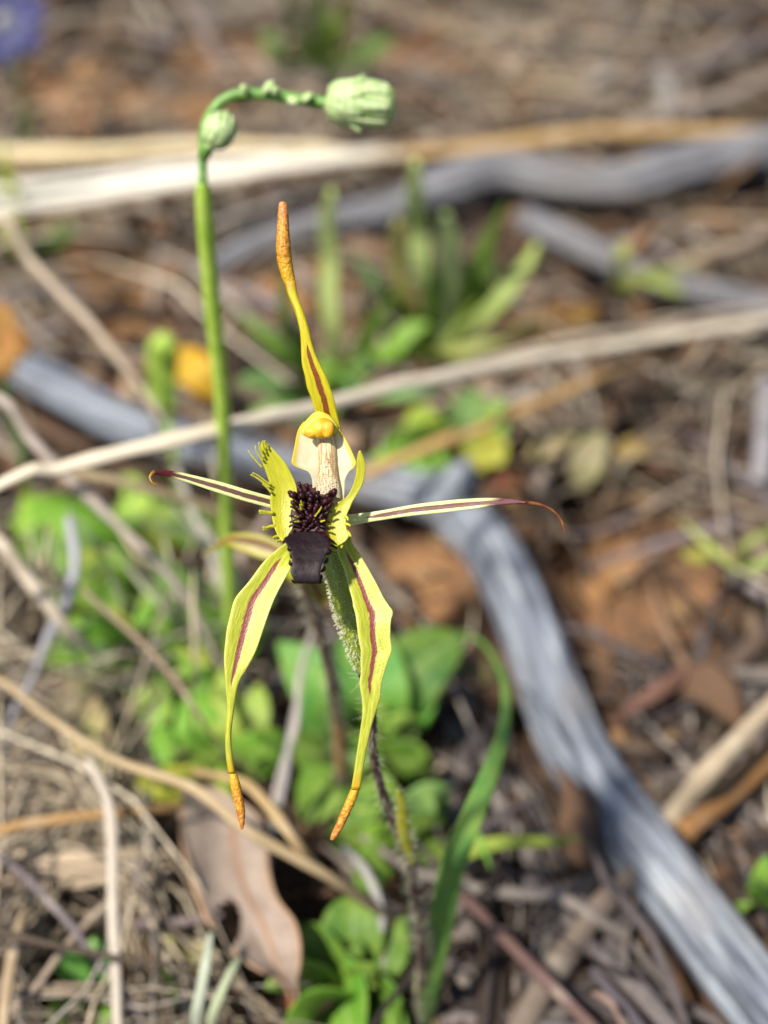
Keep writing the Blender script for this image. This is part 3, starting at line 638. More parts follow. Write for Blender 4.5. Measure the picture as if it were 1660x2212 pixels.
plant('leafy_herb', (140,1190), 'sunny lime herb poking out beside the wide cream stem', [
    ([(100,1150,1.6),(70,1110,2.2),(50,1080,2.4)], 90, '86b82c', 'ovate'), ([(170,1150,1.6),(190,1110,2.2),(200,1080,2.4)], 96, '8cbc34', 'ovate'), ([(190,1190,1.4),(230,1180,1.8),(265,1150,1.8)], 84, LT, 'ovate'),
    ([(150,1230,1.2),(180,1270,1.6),(210,1290,1.6)], 90, MD, 'ovate'), ([(90,1200,1.2),(50,1200,1.6),(10,1210,1.6)], 70, DK, 'ovate')], extra=12, spread=130)
plant('leafy_herb', (200,1450), 'round leaved bright herb just above the slanting long tan stalk', [
    ([(180,1410,1.6),(165,1380,2.2),(150,1340,2.4)], 120, '6ca428', 'ovate'), ([(220,1410,1.6),(240,1370,2.2),(265,1330,2.4)], 100, '7cb430', 'ovate'), ([(160,1450,1.2),(120,1440,1.6),(85,1420,1.6)], 90, '5c942c', 'ovate'),
    ([(240,1460,1.2),(290,1460,1.6),(330,1440,1.6)], 80, DK, 'ovate')], extra=6, spread=120)
plant('leafy_herb', (440,1370), 'mixed green herb packed between the hooked twig and the left sepal', [
    ([(420,1330,2.2),(400,1280,3.2),(380,1230,3.4)], 76, MD, 'ovate'), ([(470,1320,2.2),(490,1260,3.0),(500,1200,3.2)], 60, LT, 'lance'),
    ([(400,1370,2.0),(350,1350,2.6),(300,1330,2.6)], 80, DK, 'ovate'), ([(480,1390,1.8),(530,1380,2.4),(580,1350,2.4)], 76, MD, 'ovate'), ([(430,1420,1.6),(420,1460,2.0),(400,1500,2.0)], 70, DK, 'ovate')], extra=18, spread=170)
plant('broad_leaf_plant', (790,1600), 'plant with large rounded green leaves behind the drooping sepals', [
    ([(730,1560,2.0),(690,1480,3.4),(600,1390,4.2)], 120, '4c9a3c', 'ovate'), ([(790,1540,2.4),(790,1460,3.6),(800,1340,4.4)], 170, '50a03c', 'ovate'),
    ([(850,1540,2.0),(880,1480,3.0),(895,1420,3.4)], 130, '4a9638', 'ovate'), ([(870,1500,2.6),(920,1430,3.6),(1005,1370,4.0)], 126, '2a7020', 'ovate'),
    ([(740,1620,1.6),(690,1620,2.2),(630,1600,2.2)], 110, DK, 'ovate'), ([(800,1650,1.6),(790,1720,2.0),(760,1790,2.0)], 116, '2c701e', 'ovate'),
    ([(850,1640,1.6),(900,1640,2.0),(930,1680,1.8)], 96, DK, 'ovate'), ([(720,1660,1.4),(690,1730,1.8),(660,1780,1.6)], 90, MD, 'ovate')], extra=10, spread=150)
plant('broad_leaf_plant', (860,1790), 'low dark green plant around the middle of the orchid stem', [
    ([(830,1750,1.6),(800,1690,2.4),(780,1640,2.8)], 90, MD, 'ovate'), ([(900,1760,1.4),(930,1740,1.8),(965,1700,2.0)], 70, DK, 'ovate'),
    ([(820,1800,1.4),(760,1810,1.8),(700,1800,1.8)], 84, DK, 'ovate'), ([(840,1830,1.2),(800,1880,1.6),(770,1930,1.6)], 76, MD, 'ovate'), ([(900,1820,1.2),(940,1830,1.6),(980,1810,1.6)], 56, DK, 'ovate')], extra=10, spread=140)
plant('broad_leaf_plant', (760,2130), 'bright green broad leaved plant mottled with yellow at the dead leaf stalk', [
    ([(740,2120,.9),(745,2170,1.3),(770,2290,1.2)], 165, '4c901c', 'ovate'), ([(800,2130,.9),(840,2180,1.2),(880,2280,1.0)], 120, '3c7418', 'ovate'), ([(720,2090,1.6),(690,2040,2.4),(660,1990,2.6)], 110, '2a6a12', 'ovate'),
    ([(720,2150,1.4),(670,2180,2.2),(610,2220,2.4)], 120, '5a9a24', 'ovate'), ([(760,2060,1.8),(770,1990,2.6),(780,1930,2.8)], 120, '225c12', 'ovate'),
    ([(810,2090,1.6),(850,2040,2.0),(880,1980,2.2)], 80, '2e6a18', 'lance'), ([(700,2110,1.6),(640,2100,2.0),(570,2140,2.0)], 80, LT, 'ovate')], extra=6, spread=130)
plant('small_herb', (185,2150), 'small blurry green herb beside the chalky stalk', [
    ([(170,2110,1.6),(150,2070,2.4),(140,2040,2.6)], 70, '4c9440', 'ovate'), ([(200,2110,1.6),(205,2060,2.4),(200,2010,2.8)], 64, '6cb060', 'ovate'),
    ([(160,2170,1.2),(130,2190,1.6),(100,2200,1.6)], 70, DK, 'ovate'), ([(210,2160,1.2),(225,2190,1.6),(220,2240,1.6)], 70, MD, 'ovate')])
plant('small_herb', (370,2080), 'small yellow leaved seedling below the hole in the dead leaf', [
    ([(360,2050,1.0),(350,2030,1.4),(335,2000,1.4)], 50, 'b8b45c', 'ovate'), ([(390,2070,1.0),(430,2060,1.4),(470,2060,1.4)], 60, 'c4be6c', 'ovate'), ([(360,2110,.8),(380,2140,1.2),(410,2150,1.2)], 56, '6ca434', 'ovate')])
plant('grass_tuft', (690,190), 'far green grass tuft beyond the nodding bud', [
    ([(660,110,2.4),(640,40,5),(620,-30,7)], 44, '4c7c2c', 'strap'), ([(690,100,2.6),(690,40,5),(700,-40,7)], 44, '5c8430', 'strap'), ([(720,110,2.2),(740,50,4.6),(760,-20,7)], 40, '8c8a2c', 'strap'),
    ([(640,150,1.4),(600,110,2.6),(570,70,3.2)], 44, '4a7a38', 'strap'), ([(740,150,1.4),(800,110,2.6),(850,80,3.2)], 44, '3c6c2c', 'strap'), ([(700,140,2),(705,80,4),(720,30,5)], 50, '3a6a24', 'strap')])
plant('small_herb', (110,560), 'dark green leaf pair on bare soil left of the nodding stem', [
    ([(120,530,.8),(135,510,1.4),(165,490,1.6)], 44, '3c6c1c', 'ovate'), ([(100,540,.8),(80,540,1.0),(60,550,1.0)], 36, '5a7a2c', 'ovate')])
plant('yellow_green_shoot', (28,565), 'vivid lime shoot in front of the broad sunlit blade', [
    ([(30,490,1.7),(24,410,3.6),(4,300,6.0)], 56, 'd4ea30', 'lance'), ([(34,510,1.4),(40,460,2.4),(36,400,3.8)], 44, 'c4dc40', 'lance')])
plant('green_sprig', (1640,1290), 'pale green lichen like sprig on orange soil', [
    ([(1600,1230,2),(1540,1190,2.6),(1470,1120,2.6)], 20, 'a8a860', 'strap'), ([(1600,1200,2.2),(1640,1160,2.8),(1690,1130,3)], 18, 'a0a85c', 'strap'), ([(1560,1210,2),(1520,1200,2.4),(1470,1190,2.4)], 36, 'b8a850', 'spoon'), ([(1620,1240,2),(1660,1215,2.4),(1700,1190,2.6)], 24, '98a860', 'strap')])
plant('green_sprig', (1650,1960), 'fresh green sprig on the far side of the silver branch', [
    ([(1645,1930,1.2),(1650,1890,2.0),(1660,1850,2.4)], 50, '4c8c20', 'ovate'), ([(1630,1950,.8),(1610,1960,1.2),(1590,1950,1.2)], 36, '5a8a2c', 'ovate'), ([(1670,1950,1),(1690,1920,1.4),(1710,1900,1.6)], 50, '4a8024', 'ovate')])
plant('green_sprig', (1330,640), 'thin olive sprig below the slate grey stick', [
    ([(1340,620,1.4),(1400,590,2.2),(1520,570,2.4)], 24, '8a9048', 'strap'), ([(1335,600,1.4),(1345,560,2.4),(1352,520,3)], 36, 'b4b46c', 'spoon'), ([(1380,610,1),(1450,620,1.2),(1480,640,1)], 24, '7c8a44', 'strap')])
plant('horizontal_grass', (900,1850), 'yellow green grass blade lying level right of the orchid stem', [
    ([(960,1850,1.8),(1050,1832,2.6),(1150,1820,2.8),(1250,1802,2.6)], 34, '9aac44', 'strap'), ([(990,1840,2.2),(1020,1800,2.8),(1060,1880,2.4)], 22, '4c8c2c', 'strap')], 'grass')

# single leaves lying about
def single(name, pts, wd, prof, col, label, cat='leaf', mat='leaf', thick=.05, cup=.25):
    return tag(build(name, leaf_body(pts, wd, prof, cup, thick), M[mat], col=lin(col)), label, cat)
single('fallen_leaf', [(365,755,1.8),(420,800,2.4),(485,865,1.6)], 86, 'ovate', 'c8901a', 'orange yellow leaf beside the green nodding stem')
single('fallen_leaf', [(1070,1050,1.2),(1100,1040,1.4),(1135,1036,1.2)], 34, 'ovate', '8a2438', 'small crimson leaf below the round leaved herb')
single('fallen_leaf', [(1130,990,1.0),(1190,960,1.8),(1250,925,1.4)], 56, 'ovate', '9c8468', 'pale tan leaf flake beyond the right petal', thick=.04)
single('fallen_leaf', [(1250,1060,.8),(1268,1000,1.6),(1300,930,2.0)], 74, 'ovate', '8d7c68', 'upright beige leaf flake beside the pale tan flake', thick=.04)
single('fallen_leaf', [(1320,990,.8),(1370,970,1.2),(1420,960,1.0)], 50, 'lance', '8a6038', 'curled orange brown leaf on the soil past the beige flake', thick=.04)
single('fallen_leaf', [(1130,735,1.0),(1200,700,1.4),(1290,670,1.0)], 50, 'ovate', 'a06034', 'rusty orange leaf beneath the upright leaf spikes', thick=.04)
single('fallen_leaf', [(945,1440,1.0),(1030,1445,1.6),(1090,1470,1.0)], 54, 'ovate', '6a4a40', 'brown dead leaf beside the large rounded leaves', thick=.04)
single('fallen_leaf', [(270,1440,1.6),(285,1475,2.0),(300,1500,1.8)], 50, 'ovate', 'b8aa94', 'pale dry leaf scrap under the broad leaved herb', thick=.04)
single('fallen_leaf', [(120,1450,1.6),(180,1560,2.0),(250,1680,1.8)], 110, 'ovate', '9c8668', 'long beige dead leaf under the slanting straw', thick=.04)

# ------------------------------------------------------------------ big dead leaf with a hole
def dead_leaf():
    rows = [(395,1700,470),(388,1760,560),(392,1820,578),(405,1880,584),(425,1940,602),(445,1990,640),(485,2040,652),(520,2075,652),(570,2105,648),(612,2130,644),(626,2160,646)]
    n = 46; m = 26
    R = catmull(np.array(rows, float), 5); ys = np.linspace(0, len(R)-1, n)
    R = np.array([[np.interp(q, range(len(R)), R[:, k]) for k in range(3)] for q in ys])
    V, U, Gp = [], [], []
    for i, (l, y, r) in enumerate(R):
        v = i / (n-1)
        for j in range(m):
            u = j / (m-1); z = 1.7 + .9 * math.sin(v * 3.0) + .35 * (2*u-1)**2 + .12 * mnoise.noise(Vector((u*3, v*5, 0)))
            V.append(G(l + (r - l) * u, y, z)); U.append((2*u-1, v, 0)); Gp.append((u*3, v*9, 0))
    V = np.array(V); F = []
    for i in range(n-1):
        for j in range(m-1):
            c = V[[i*m+j, (i+1)*m+j+1]].mean(0); 
            q = (c - G(492, 2000, c[2])); 
            if (q[0]/.28)**2 + ((q[1])/.55)**2 < 1: continue
            F.append((i*m+j, i*m+j+1, (i+1)*m+j+1, (i+1)*m+j))
    t = NT('dead_leaf'); x, y, z = t.xyz(t.attr('uvp')); g = t.attr('gp')
    c = t.mix(t.smooth(t.noise(g, 1.4, 5), .3, .7), lin('87776a'), lin('9a8a7c'))
    ax = t.math('ABSOLUTE', t.math('SUBTRACT', x, .25))
    c = t.mix(t.math('SUBTRACT', 1.0, t.smooth(ax, .02, .1)), c, lin('8a6850'))
    c = t.mix(t.math('MULTIPLY', t.smooth(t.math('ABSOLUTE', x), .85, 1.0), .6), c, lin('a9805a'))
    c = t.mix(t.math('MULTIPLY', t.smooth(t.noise(g, 5, 3), .6, .75), .35), c, lin('6a5444'))
    mat = t.pbr(c, .72, t.bump(t.noise(g, 9, 4), .4, .0008), .12, spec=.25)
    o = build('dead_leaf', (V, F, np.array(U), np.array(Gp)), mat); tag(o, 'large mauve brown dead leaf with a hole and reddish stalk', 'leaf')
    s = o.modifiers.new('thickness', 'SOLIDIFY'); s.thickness = .0005
    build('leaf_stalk', strip([G(634,2140,2.0), G(636,2180,1.7), G(645,2220,1.3), G(652,2290,.6)], [.16,.12,.11,.1], [.12,.1,.1,.1], 5, 8), M['stalk'], o, col=lin('8a4a30'))
dead_leaf()

# ------------------------------------------------------------------ coloured flowers at the picture's left side
def small_flower(name, c, n, r, col, ccol, label, tilt=(0, -.5, .86), stem_h=None):
    p = G(*c); o = thing(name, np.array([p[0], p[1] + .4, 0]), label, 'flower')
    nrm = np.array(tilt) / np.linalg.norm(tilt); e1 = np.cross(nrm, [0, 0, 1.]); e1 /= np.linalg.norm(e1); e2 = np.cross(nrm, e1)
    for k in range(n):
        a = k * 2 * math.pi / n + .3; d = e1 * math.cos(a) + e2 * math.sin(a)
        build('petal', leaf_body([p + d*r*.08, p + d*r*.5 + nrm*r*.18, p + d*r + nrm*r*.12], 1, 'ovate', P3=True) if False else strip([p + d*r*.05, p + d*r*.4 + nrm*r*.14, p + d*r*.75 + nrm*r*.18, p + d*r + nrm*r*.1], [r*.1, r*.36, r*.42, r*.12], [.03]*4, 5, 10, nrm, .2), M['flower'], o, col=shade(col))
    build('flower_centre', strip([p - nrm*.05, p + nrm*r*.1, p + nrm*r*.25], [r*.16, r*.2, r*.06], [r*.16, r*.2, r*.06], 4, 10, e1), M['flower'], o, col=lin(ccol))
    build('stem', strip([np.array([p[0], p[1]+.4, -.3]), np.array([p[0]+.1, p[1]+.3, p[2]*.5]), p - nrm*.03], .12, .12, 5, 8, (0, -1, .2)), M['pstem'], o)
small_flower('purple_flower', (8, 48, 6), 6, 1.65, '3414a4', 'c8c0c8', 'violet blue wildflower on the far litter', (0.2, -.75, .6))
small_flower('orange_flower', (-22, 738, 6), 5, 1.0, 'f29c62', 'e0c840', 'salmon orange flower beside the fallen grey branch', (.45, -.75, .5))

# green bud on a thin stalk (left of the nodding stem)
o = thing('budding_stem', G(395,1090,0), 'single yellow green bud on a thin stalk by the orange leaf', 'flower bud')
build('stem', strip([G(395,1090,-.2), G(378,1000,1.4), G(362,900,2.6), G(357,868,3.1)], [.1,.11,.12,.16], [.1,.11,.12,.16], 6, 8, (0,-1,.2)), M['gstem'], o)
q = [G(357,872,3.0), G(352,830,3.5), G(352,780,4.2), G(354,745,4.8), G(356,726,5.1)]
build('bud', strip(q, [.16,.36,.42,.38,.16], [.16,.36,.42,.38,.16], 5, 12, (0,-1,.2)), M['gstem'], o)
for a in (-.4, .45):
    build('sepal', strip([p + np.array([a*.5, -.3, 0]) for p in q], [.1,.2,.22,.2,.05], .05, 5, 8, (a, -1, .2)), M['gstem'], o)

# ------------------------------------------------------------------ nodding daisy stem
def nodding():
    b = G(520,1560,0); o = thing('nodding_bud_plant', b, 'tall smooth green stem arching over with a pale nodding bud and side bud', 'plant')
    yb, db, yt, dt = 1560, depth(b), 220, 22.3
    def dd(y): k = (y - yt) / (yb - yt); return 1 / ((1-k)/dt + k/db)
    S = [(520,1575),(505,1400),(492,1200),(486,1040),(483,960),(480,860),(465,716),(449,551),(441,440),(438,392)]
    pts = [P(x, y, dd(y)) for x, y in S]
    wd = [30,31,31,32,33,34,36,37,37,25]
    w = [px(a/2, p) for a, p in zip(wd, pts)]
    build('stem', strip(pts, w, w, 8, 16, (0,-1,.3)), M['gstem'], o)
    A = [(438,396,20),(439,370,19),(438,320,20),(443,275,22),(458,243,24),(485,215,25),(525,203,26),(580,205,27),(640,213,26),(690,220,26),(712,222,30)]
    pts = [P(x, y, 22.4 - .25*i/10) for i, (x, y, w_) in enumerate(A)]; w = [px(a[2]/2, p) for a, p in zip(A, pts)]
    build('flower_stalk', strip(pts, w, w, 8, 14, (0,-1,.3)), M['pstem'], o)
    # big bud
    prof = [(704,221,16),(712,222,30),(730,221,41),(755,222,47),(785,224,49),(815,227,47),(838,229,42),(850,230,32),(855,230,14)]
    pts = [P(x, y, 22.15) for x, y, r in prof]; w = [px(r, p) for (x, y, r), p in zip(prof, pts)]
    bud = build('bud', strip(pts, w, w, 6, 20, (0,-1,.3)), M['bud'], o)
    C = np.array(pts); Tn, Sx, N = frames(C, (0,-1,.3))
    for k in range(16):
        a = k * 2 * math.pi / 16 + (k % 2) * .1; row = k % 2
        i0, i1 = (1, 6) if row == 0 else (1, 4)
        q = []
        for i in range(i0, i1 + 1):
            out = 1.0 + (.02 if row else 0)
            q.append(C[i] + (Sx[i]*math.cos(a) + N[i]*math.sin(a)) * w[i] * out)
        if k % 8 == 1: q[-1] = q[-1] + (Sx[i1]*math.cos(a) + N[i1]*math.sin(a)) * .1
        ww = np.linspace(.19, .03, len(q)); ww[0] = .13
        build('scale', strip(q, ww, .03, 4, 8, Sx[3]*math.cos(a) + N[3]*math.sin(a)), M['scale'], bud)
    # side bud
    prof = [(450,322,8),(456,312,16),(465,300,27),(475,282,32),(482,264,28),(488,248,16),(490,240,6)]
    pts = [P(x, y, 22.1) for x, y, r in prof]; w = [px(r, p) for (x, y, r), p in zip(prof, pts)]
    sb = build('side_bud', strip(pts, w, w, 6, 16, (0,-1,.3)), M['bud'], o)
    C = np.array(pts); Tn, Sx, N = frames(C, (0,-1,.3))
    for k in range(9):
        a = k * 2 * math.pi / 9
        q = [C[i] + (Sx[i]*math.cos(a) + N[i]*math.sin(a)) * w[i] * 1.04 for i in range(1, 6)]
        build('scale', strip(q, [.08,.12,.11,.07,.02], .025, 4, 8, Sx[3]*math.cos(a) + N[3]*math.sin(a)), M['scale'], sb)
    build('side_stalk', strip([P(440,338,22.3), P(446,328,22.2), P(452,318,22.1)], .1, .1, 4, 8, (0,-1,.3)), M['pstem'], o)
    for x, y, dx, dy in ((570,198,22,-22),(600,205,-10,-18),(625,212,22,8),(655,216,20,-14),(535,200,-14,-16)):
        build('bracteole', strip([P(x, y, 22.1), P(x+dx*.5, y+dy*.6, 22.0), P(x+dx, y+dy, 22.0)], [.07,.08,.02], .03, 4, 8), M['scale'], o)
nodding()

# ------------------------------------------------------------------ the spider orchid
def Z1(x, y): return 470.1 + x / 3.531, 829.6 + y / 3.531
def Z2(x, y): return 442.5 + x / 3.998, 387.2 + y / 3.998
def Z3(x, y): return 442.5 + x / 3.076, 1133.8 + y / 3.076
def Z4(x, y): return 691.4 + x / 2.858, 967.9 + y / 2.858
def Z5(x, y): return 276.5 + x / 4.287, 940.3 + y / 4.287
def blade(rows, Z, res=4, m=20, thick=.035, cup=.0, fold=0, clean=True):
    """rows: (left, right, y, depth, [thickness]) read across the blade; edge points may carry their own y"""
    L, R, T = [], [], []
    for r in rows:
        (lx, ly), (rx, ry) = (r[0], r[1])
        L.append(P(*Z(lx, ly), r[2])); R.append(P(*Z(rx, ry), r[2])); T.append(r[3] if len(r) > 3 else thick)
    A = catmull(np.column_stack([L, R, T]), res)
    L, R, T = A[:, :3], A[:, 3:6], A[:, 6]
    C = (L + R) / 2; S = (R - L) / 2
    Tn = np.gradient(C, axis=0); N = np.cross(S, Tn); N /= np.linalg.norm(N, axis=1)[:, None] + 1e-9
    sg = np.sign((N * -FWD).sum(1)); sg[sg == 0] = 1; N *= sg[:, None]
    w = np.linalg.norm(S, axis=1)
    return loft_raw(C, S, N * np.maximum(T, .004)[:, None], cup * w if np.isscalar(cup) else cup, m, fold)
def hrows(lst, d0, d1, bulge=0.0, thick=None):
    out = []; n = len(lst)
    for i, (y, l, r) in enumerate(lst):
        v = i / (n - 1); d = d0 + (d1 - d0) * v - bulge * math.sin(math.pi * v)
        out.append(((l, y), (r, y), d) + ((thick[i],) if thick else ()))
    return out
def club(pts, Z, rad, d, name='glandular_tip', parent=None):
    """rough tapering tip; pts in picture, rad in picture pixels of that zoom"""
    C = np.array([P(*Z(x, y), dd) for (x, y), dd in zip(pts, d)])
    k = Z(1, 0)[0] - Z(0, 0)[0]
    w = np.array([px(r * k, c) for r, c in zip(rad, C)])
    A = catmull(np.column_stack([C, w]), 12); C = A[:, :3]; w = A[:, 3]
    Tn, S, N = frames(C, -FWD)
    m = 22
    V, F, U, Gp = loft_raw(C, S * w[:, None], N * w[:, None], None, m)
    for i in range(len(C)):
        for j in range(m):
            q = i*m + j
            h = mnoise.noise(Vector(V[q] * 24)); h2 = mnoise.noise(Vector(V[q] * 60))
            V[q] = C[i] + (V[q] - C[i]) * (.9 + .08 * h + .08 * h2)
    return build(name, (V, F, U, Gp), M['club'], parent)

base = G(912, 2245, 0)
orc = thing('spider_orchid', base, 'sharp yellow spider orchid with maroon labellum and orange tipped drooping sepals', 'orchid')

# dorsal sepal
ds = [(885,690,790),(1000,720,805),(1150,782,860),(1300,820,905),(1400,831,925),(1500,835,955),(1600,842,1000),(1700,868,1052),(1800,888,1090),(1900,928,1122),(2000,952,1142),(2120,1000,1170),(2220,1060,1200)]
rows = hrows(ds[::-1], 18.35, 18.1, .12, [.04,.04,.04,.04,.04,.045,.045,.05,.06,.07,.075,.075,.08])
dor = build('dorsal_sepal', blade(rows, Z2, 5, 18, cup=.35, fold=1), M['dorsal'], orc)
club([(740,905),(712,800),(690,690),(680,590),(678,450),(677,320),(676,215),(676,196)], Z2, [50,66,70,70,60,52,40,20], [18.1,18.08,18.05,18.02,18,18,18,18], parent=dor)

# drooping lateral sepals
ls = [(150,500,565),(200,448,575),(300,360,577),(400,285,520),(500,206,470),(600,176,430),(700,152,395),(800,140,360),(880,133,325),(960,135,278),(1030,140,236),(1100,143,216),(1200,150,202),(1350,140,182),(1450,138,180),(1550,144,190),(1640,158,204)]
rows = hrows(ls, 18.25, 18.0, .25, [.03]*9+[.035,.04,.05,.06,.06,.06,.06,.065])
rows[0] = ((540,120),(600,200),18.3,.03); rows[1] = ((470,180),(590,235),18.22,.03); rows[2] = ((372,285),(577,290),18.12,.03)
sl = build('lateral_sepal', blade(rows, Z3, 5, 20, cup=.38, fold=1), M['sepal'], orc)
club([(180,1625),(200,1710),(218,1790),(236,1880),(246,1950),(248,2005),(244,2022)], Z3, [22,36,37,34,26,14,6], [18.0]*7, parent=sl)
rs = [(80,900,970),(150,880,992),(200,885,1030),(300,925,1090),(400,952,1145),(500,980,1195),(560,988,1230),(600,1000,1252),(650,1010,1238),(750,1022,1235),(830,1038,1244),(900,1036,1220),(980,1038,1195),(1050,1030,1177),(1150,1045,1165),(1250,1048,1135),(1350,1035,1107),(1450,1020,1087),(1550,1005,1066),(1650,990,1050),(1750,972,1034)]
rows = hrows(rs, 18.25, 18.0, .3, [.03]*12+[.035,.04,.045,.05,.055,.06,.06,.06,.06])
sr = build('lateral_sepal', blade(rows, Z3, 4, 20, cup=.42, fold=1), M['sepal'], orc)
club([(1006,1735),(985,1800),(950,1880),(915,1960),(880,2030),(852,2078),(838,2092)], Z3, [30,34,34,32,28,20,8], [18.0]*7, parent=sr)

# side petals
T5 = [(1345,570),(1230,540),(1100,502),(850,428),(600,367),(440,332),(320,319),(240,332)]
B5 = [(1340,680),(1210,645),(1050,600),(800,521),(560,440),(405,392),(300,367),(222,356)]
rows = [(b, t, 18.3 - .05*i, .03) for i, (t, b) in enumerate(zip(T5, B5))]
pl = build('side_petal', blade(rows, Z5, 5, 16, cup=.3), M['petal2'], orc)
build('petal_tail', strip([P(*Z5(x, y), d) for x, y, d in ((245,342,17.95),(222,358,17.92),(207,392,17.9),(222,432,17.88),(250,453,17.88),(270,458,17.88))], [.03,.025,.02,.018,.015,.009], [.025,.02,.018,.015,.012,.008], 6, 10, -FWD), mat_plain('petal_tail', '7a5418', 'a07a24', 10, .4, .2), pl)
T4 = [(165,412),(270,400),(380,385),(600,346),(850,318),(1050,309),(1200,315),(1290,331)]
B4 = [(165,487),(280,462),(390,444),(560,420),(800,395),(980,372),(1130,352),(1285,346)]
rows = [(t, b, 18.25 - .03*i, .03) for i, (t, b) in enumerate(zip(T4, B4))]
pr = build('side_petal', blade(rows, Z4, 5, 16, cup=.3), M['petal'], orc)
build('petal_tail', strip([P(*Z4(x, y), d) for x, y, d in ((1275,338,18.04),(1340,345,18.03),(1400,364,18.02),(1455,400,18.0),(1490,445,18.0),(1505,490,18.0),(1511,521,18.0))], [.03,.024,.018,.016,.015,.014,.009], [.025,.02,.018,.016,.015,.013,.009], 6, 10, -FWD), mat_plain('petal_tail_brown', '5a2014', '8a5a1c', 6, .4, .2), pr)

# labellum: central plate with two fringed lobes, dark recurved tip and calli
plate = build('labellum', blade(hrows([(790,640,880),(860,600,890),(940,570,870),(1020,560,850),(1100,575,830),(1170,540,840),(1220,540,850)], 18.05, 17.62, .05, [.06]*7), Z1, 5, 18, cup=.25), M['plate'], orc)
lobeL = [(438,338,366),(470,330,402),(540,338,470),(600,346,522),(680,376,564),(760,402,600),(830,410,612),(900,404,604),(960,412,596),(1020,418,596),(1080,430,604),(1130,446,592),(1180,472,560),(1205,492,530)]
build('side_lobe', blade(hrows(lobeL, 17.75, 17.66, -.12, [.025]*14), Z1, 4, 18, cup=.35), M['lobe'], plate)
lobeR = [(508,1078,1096),(560,1065,1116),(620,1063,1129),(680,1058,1126),(740,1044,1116),(800,1022,1092),(860,985,1056),(900,925,1032),(950,862,1012),(1000,832,990),(1060,800,984),(1120,792,988),(1170,812,1005),(1220,846,960),(1252,866,890)]
build('side_lobe', blade(hrows(lobeR, 17.75, 17.66, -.12, [.025]*15), Z1, 4, 18, cup=.35), M['lobe'], plate)
def tooth(pts, r, d, parent, mat='tooth', name='fringe_tooth'):
    C = [P(*Z1(x, y), d - .03*i) for i, (x, y) in enumerate(pts)]
    w = [px(r / 3.531 * k, c) for k, c in zip(np.linspace(1, .55, len(C)), C)]
    return build(name, strip(C, w, [q*.8 for q in w], 4, 8, -FWD), M[mat], parent)
for pts, r in [([(345,640),(300,590),(262,545),(235,505)],8),([(352,590),(318,545),(295,505),(290,470)],8),([(360,560),(335,520),(320,478),(318,445)],9),([(372,530),(352,490),(346,450),(348,432)],9),([(392,500),(374,470),(366,445),(364,432)],9),
    ([(405,790),(350,750),(300,715),(255,690)],9),([(412,770),(360,735),(315,700),(268,676)],7),([(415,830),(378,790),(345,760)],10),
    ([(425,985),(385,980),(350,972),(318,968)],15),([(430,990),(390,985),(345,986),(322,984)],10),([(440,1085),(405,1086),(372,1096),(345,1092)],15),([(440,1078),(400,1095),(368,1108),(348,1112)],10),([(462,1160),(440,1165),(425,1172)],13),([(480,1190),(462,1196),(450,1198)],11),
    ([(970,1005),(990,1020),(998,1040)],13),([(975,1065),(1000,1072),(1015,1082)],13),([(985,1120),(1005,1140),(1018,1165)],14),([(950,1210),(950,1235),(945,1250)],12),([(900,1230),(898,1252),(892,1268)],11)]:
    tooth(pts, r, 17.72, plate)
midrows = [(1130,610,770),(1185,512,838),(1235,528,868),(1290,556,842),(1340,568,818),(1380,570,800),(1425,558,788),(1460,566,786),(1490,580,786),(1508,592,782),(1514,610,770)]
midb = blade(hrows(midrows, 17.6, 17.3, .12, [.025]*10+[.02]), Z1, 5, 28, cup=.12)
mid = build('labellum_tip', midb, M['mid'], plate)
for k in range(13):        # toothed margin of the dark tip
    t = k / 12
    if k < 4: x, y, dx, dy = 552 + 14*(k % 2) + 5*k, 1260 + 55*k, -12, 6
    elif k < 9: x, y, dx, dy = 590 + (k-4)*46, 1506, -3, 12
    else: x, y, dx, dy = 786 + (k-9)*22, 1480 - (k-9)*66, 12, 8
    build('margin_tooth', strip([P(*Z1(x-dx*.5, y-dy*.5), 17.42), P(*Z1(x, y), 17.42), P(*Z1(x+dx, y+dy), 17.44)], [.055,.05,.02], [.04,.035,.015], 3, 8, -FWD), M['mid'], mid)
# calli: dark golf-club glands in rows that spread upward
r2 = np.random.default_rng(4)
def callus(x, y, dx, dy, s, d):
    p0 = P(*Z1(x, y), d + .08); p1 = P(*Z1(x + dx*.5, y + dy*.5), d - .05*s); p2 = P(*Z1(x + dx*1.7, y + dy*1.7), d - .06*s); p3 = P(*Z1(x + dx*2.3 + 6, y + dy*2.2 + 14), d - .05*s)
    build('callus', strip([p0, p1, p2, p3], np.array([.016,.018,.024,.014])*s, np.array([.014,.016,.02,.012])*s, 4, 8, -FWD, wob=.03), M['callus'], plate)
for row, (xs, xe, ys, ye, n, dx) in enumerate([(690,640,1120,810,14,-16),(705,700,1130,815,14,-4),(715,770,1125,850,12,8),(735,835,1120,845,13,16),(670,610,1100,850,12,-24),(755,880,1110,850,13,18),(700,730,1140,1000,5,4)]):
    for k in range(n):
        v = k / (n-1); x = xs + (xe-xs)*v**1.3 + r2.normal(0, 7); y = ys + (ye-ys)*v + r2.normal(0, 6)
        callus(x, y, dx + r2.normal(0, 8), -20 + r2.normal(0, 9) + (8 if v < .3 else 0), (1.0 + .7*v) * r2.uniform(.6, 1.25), 17.7 + .1*v)
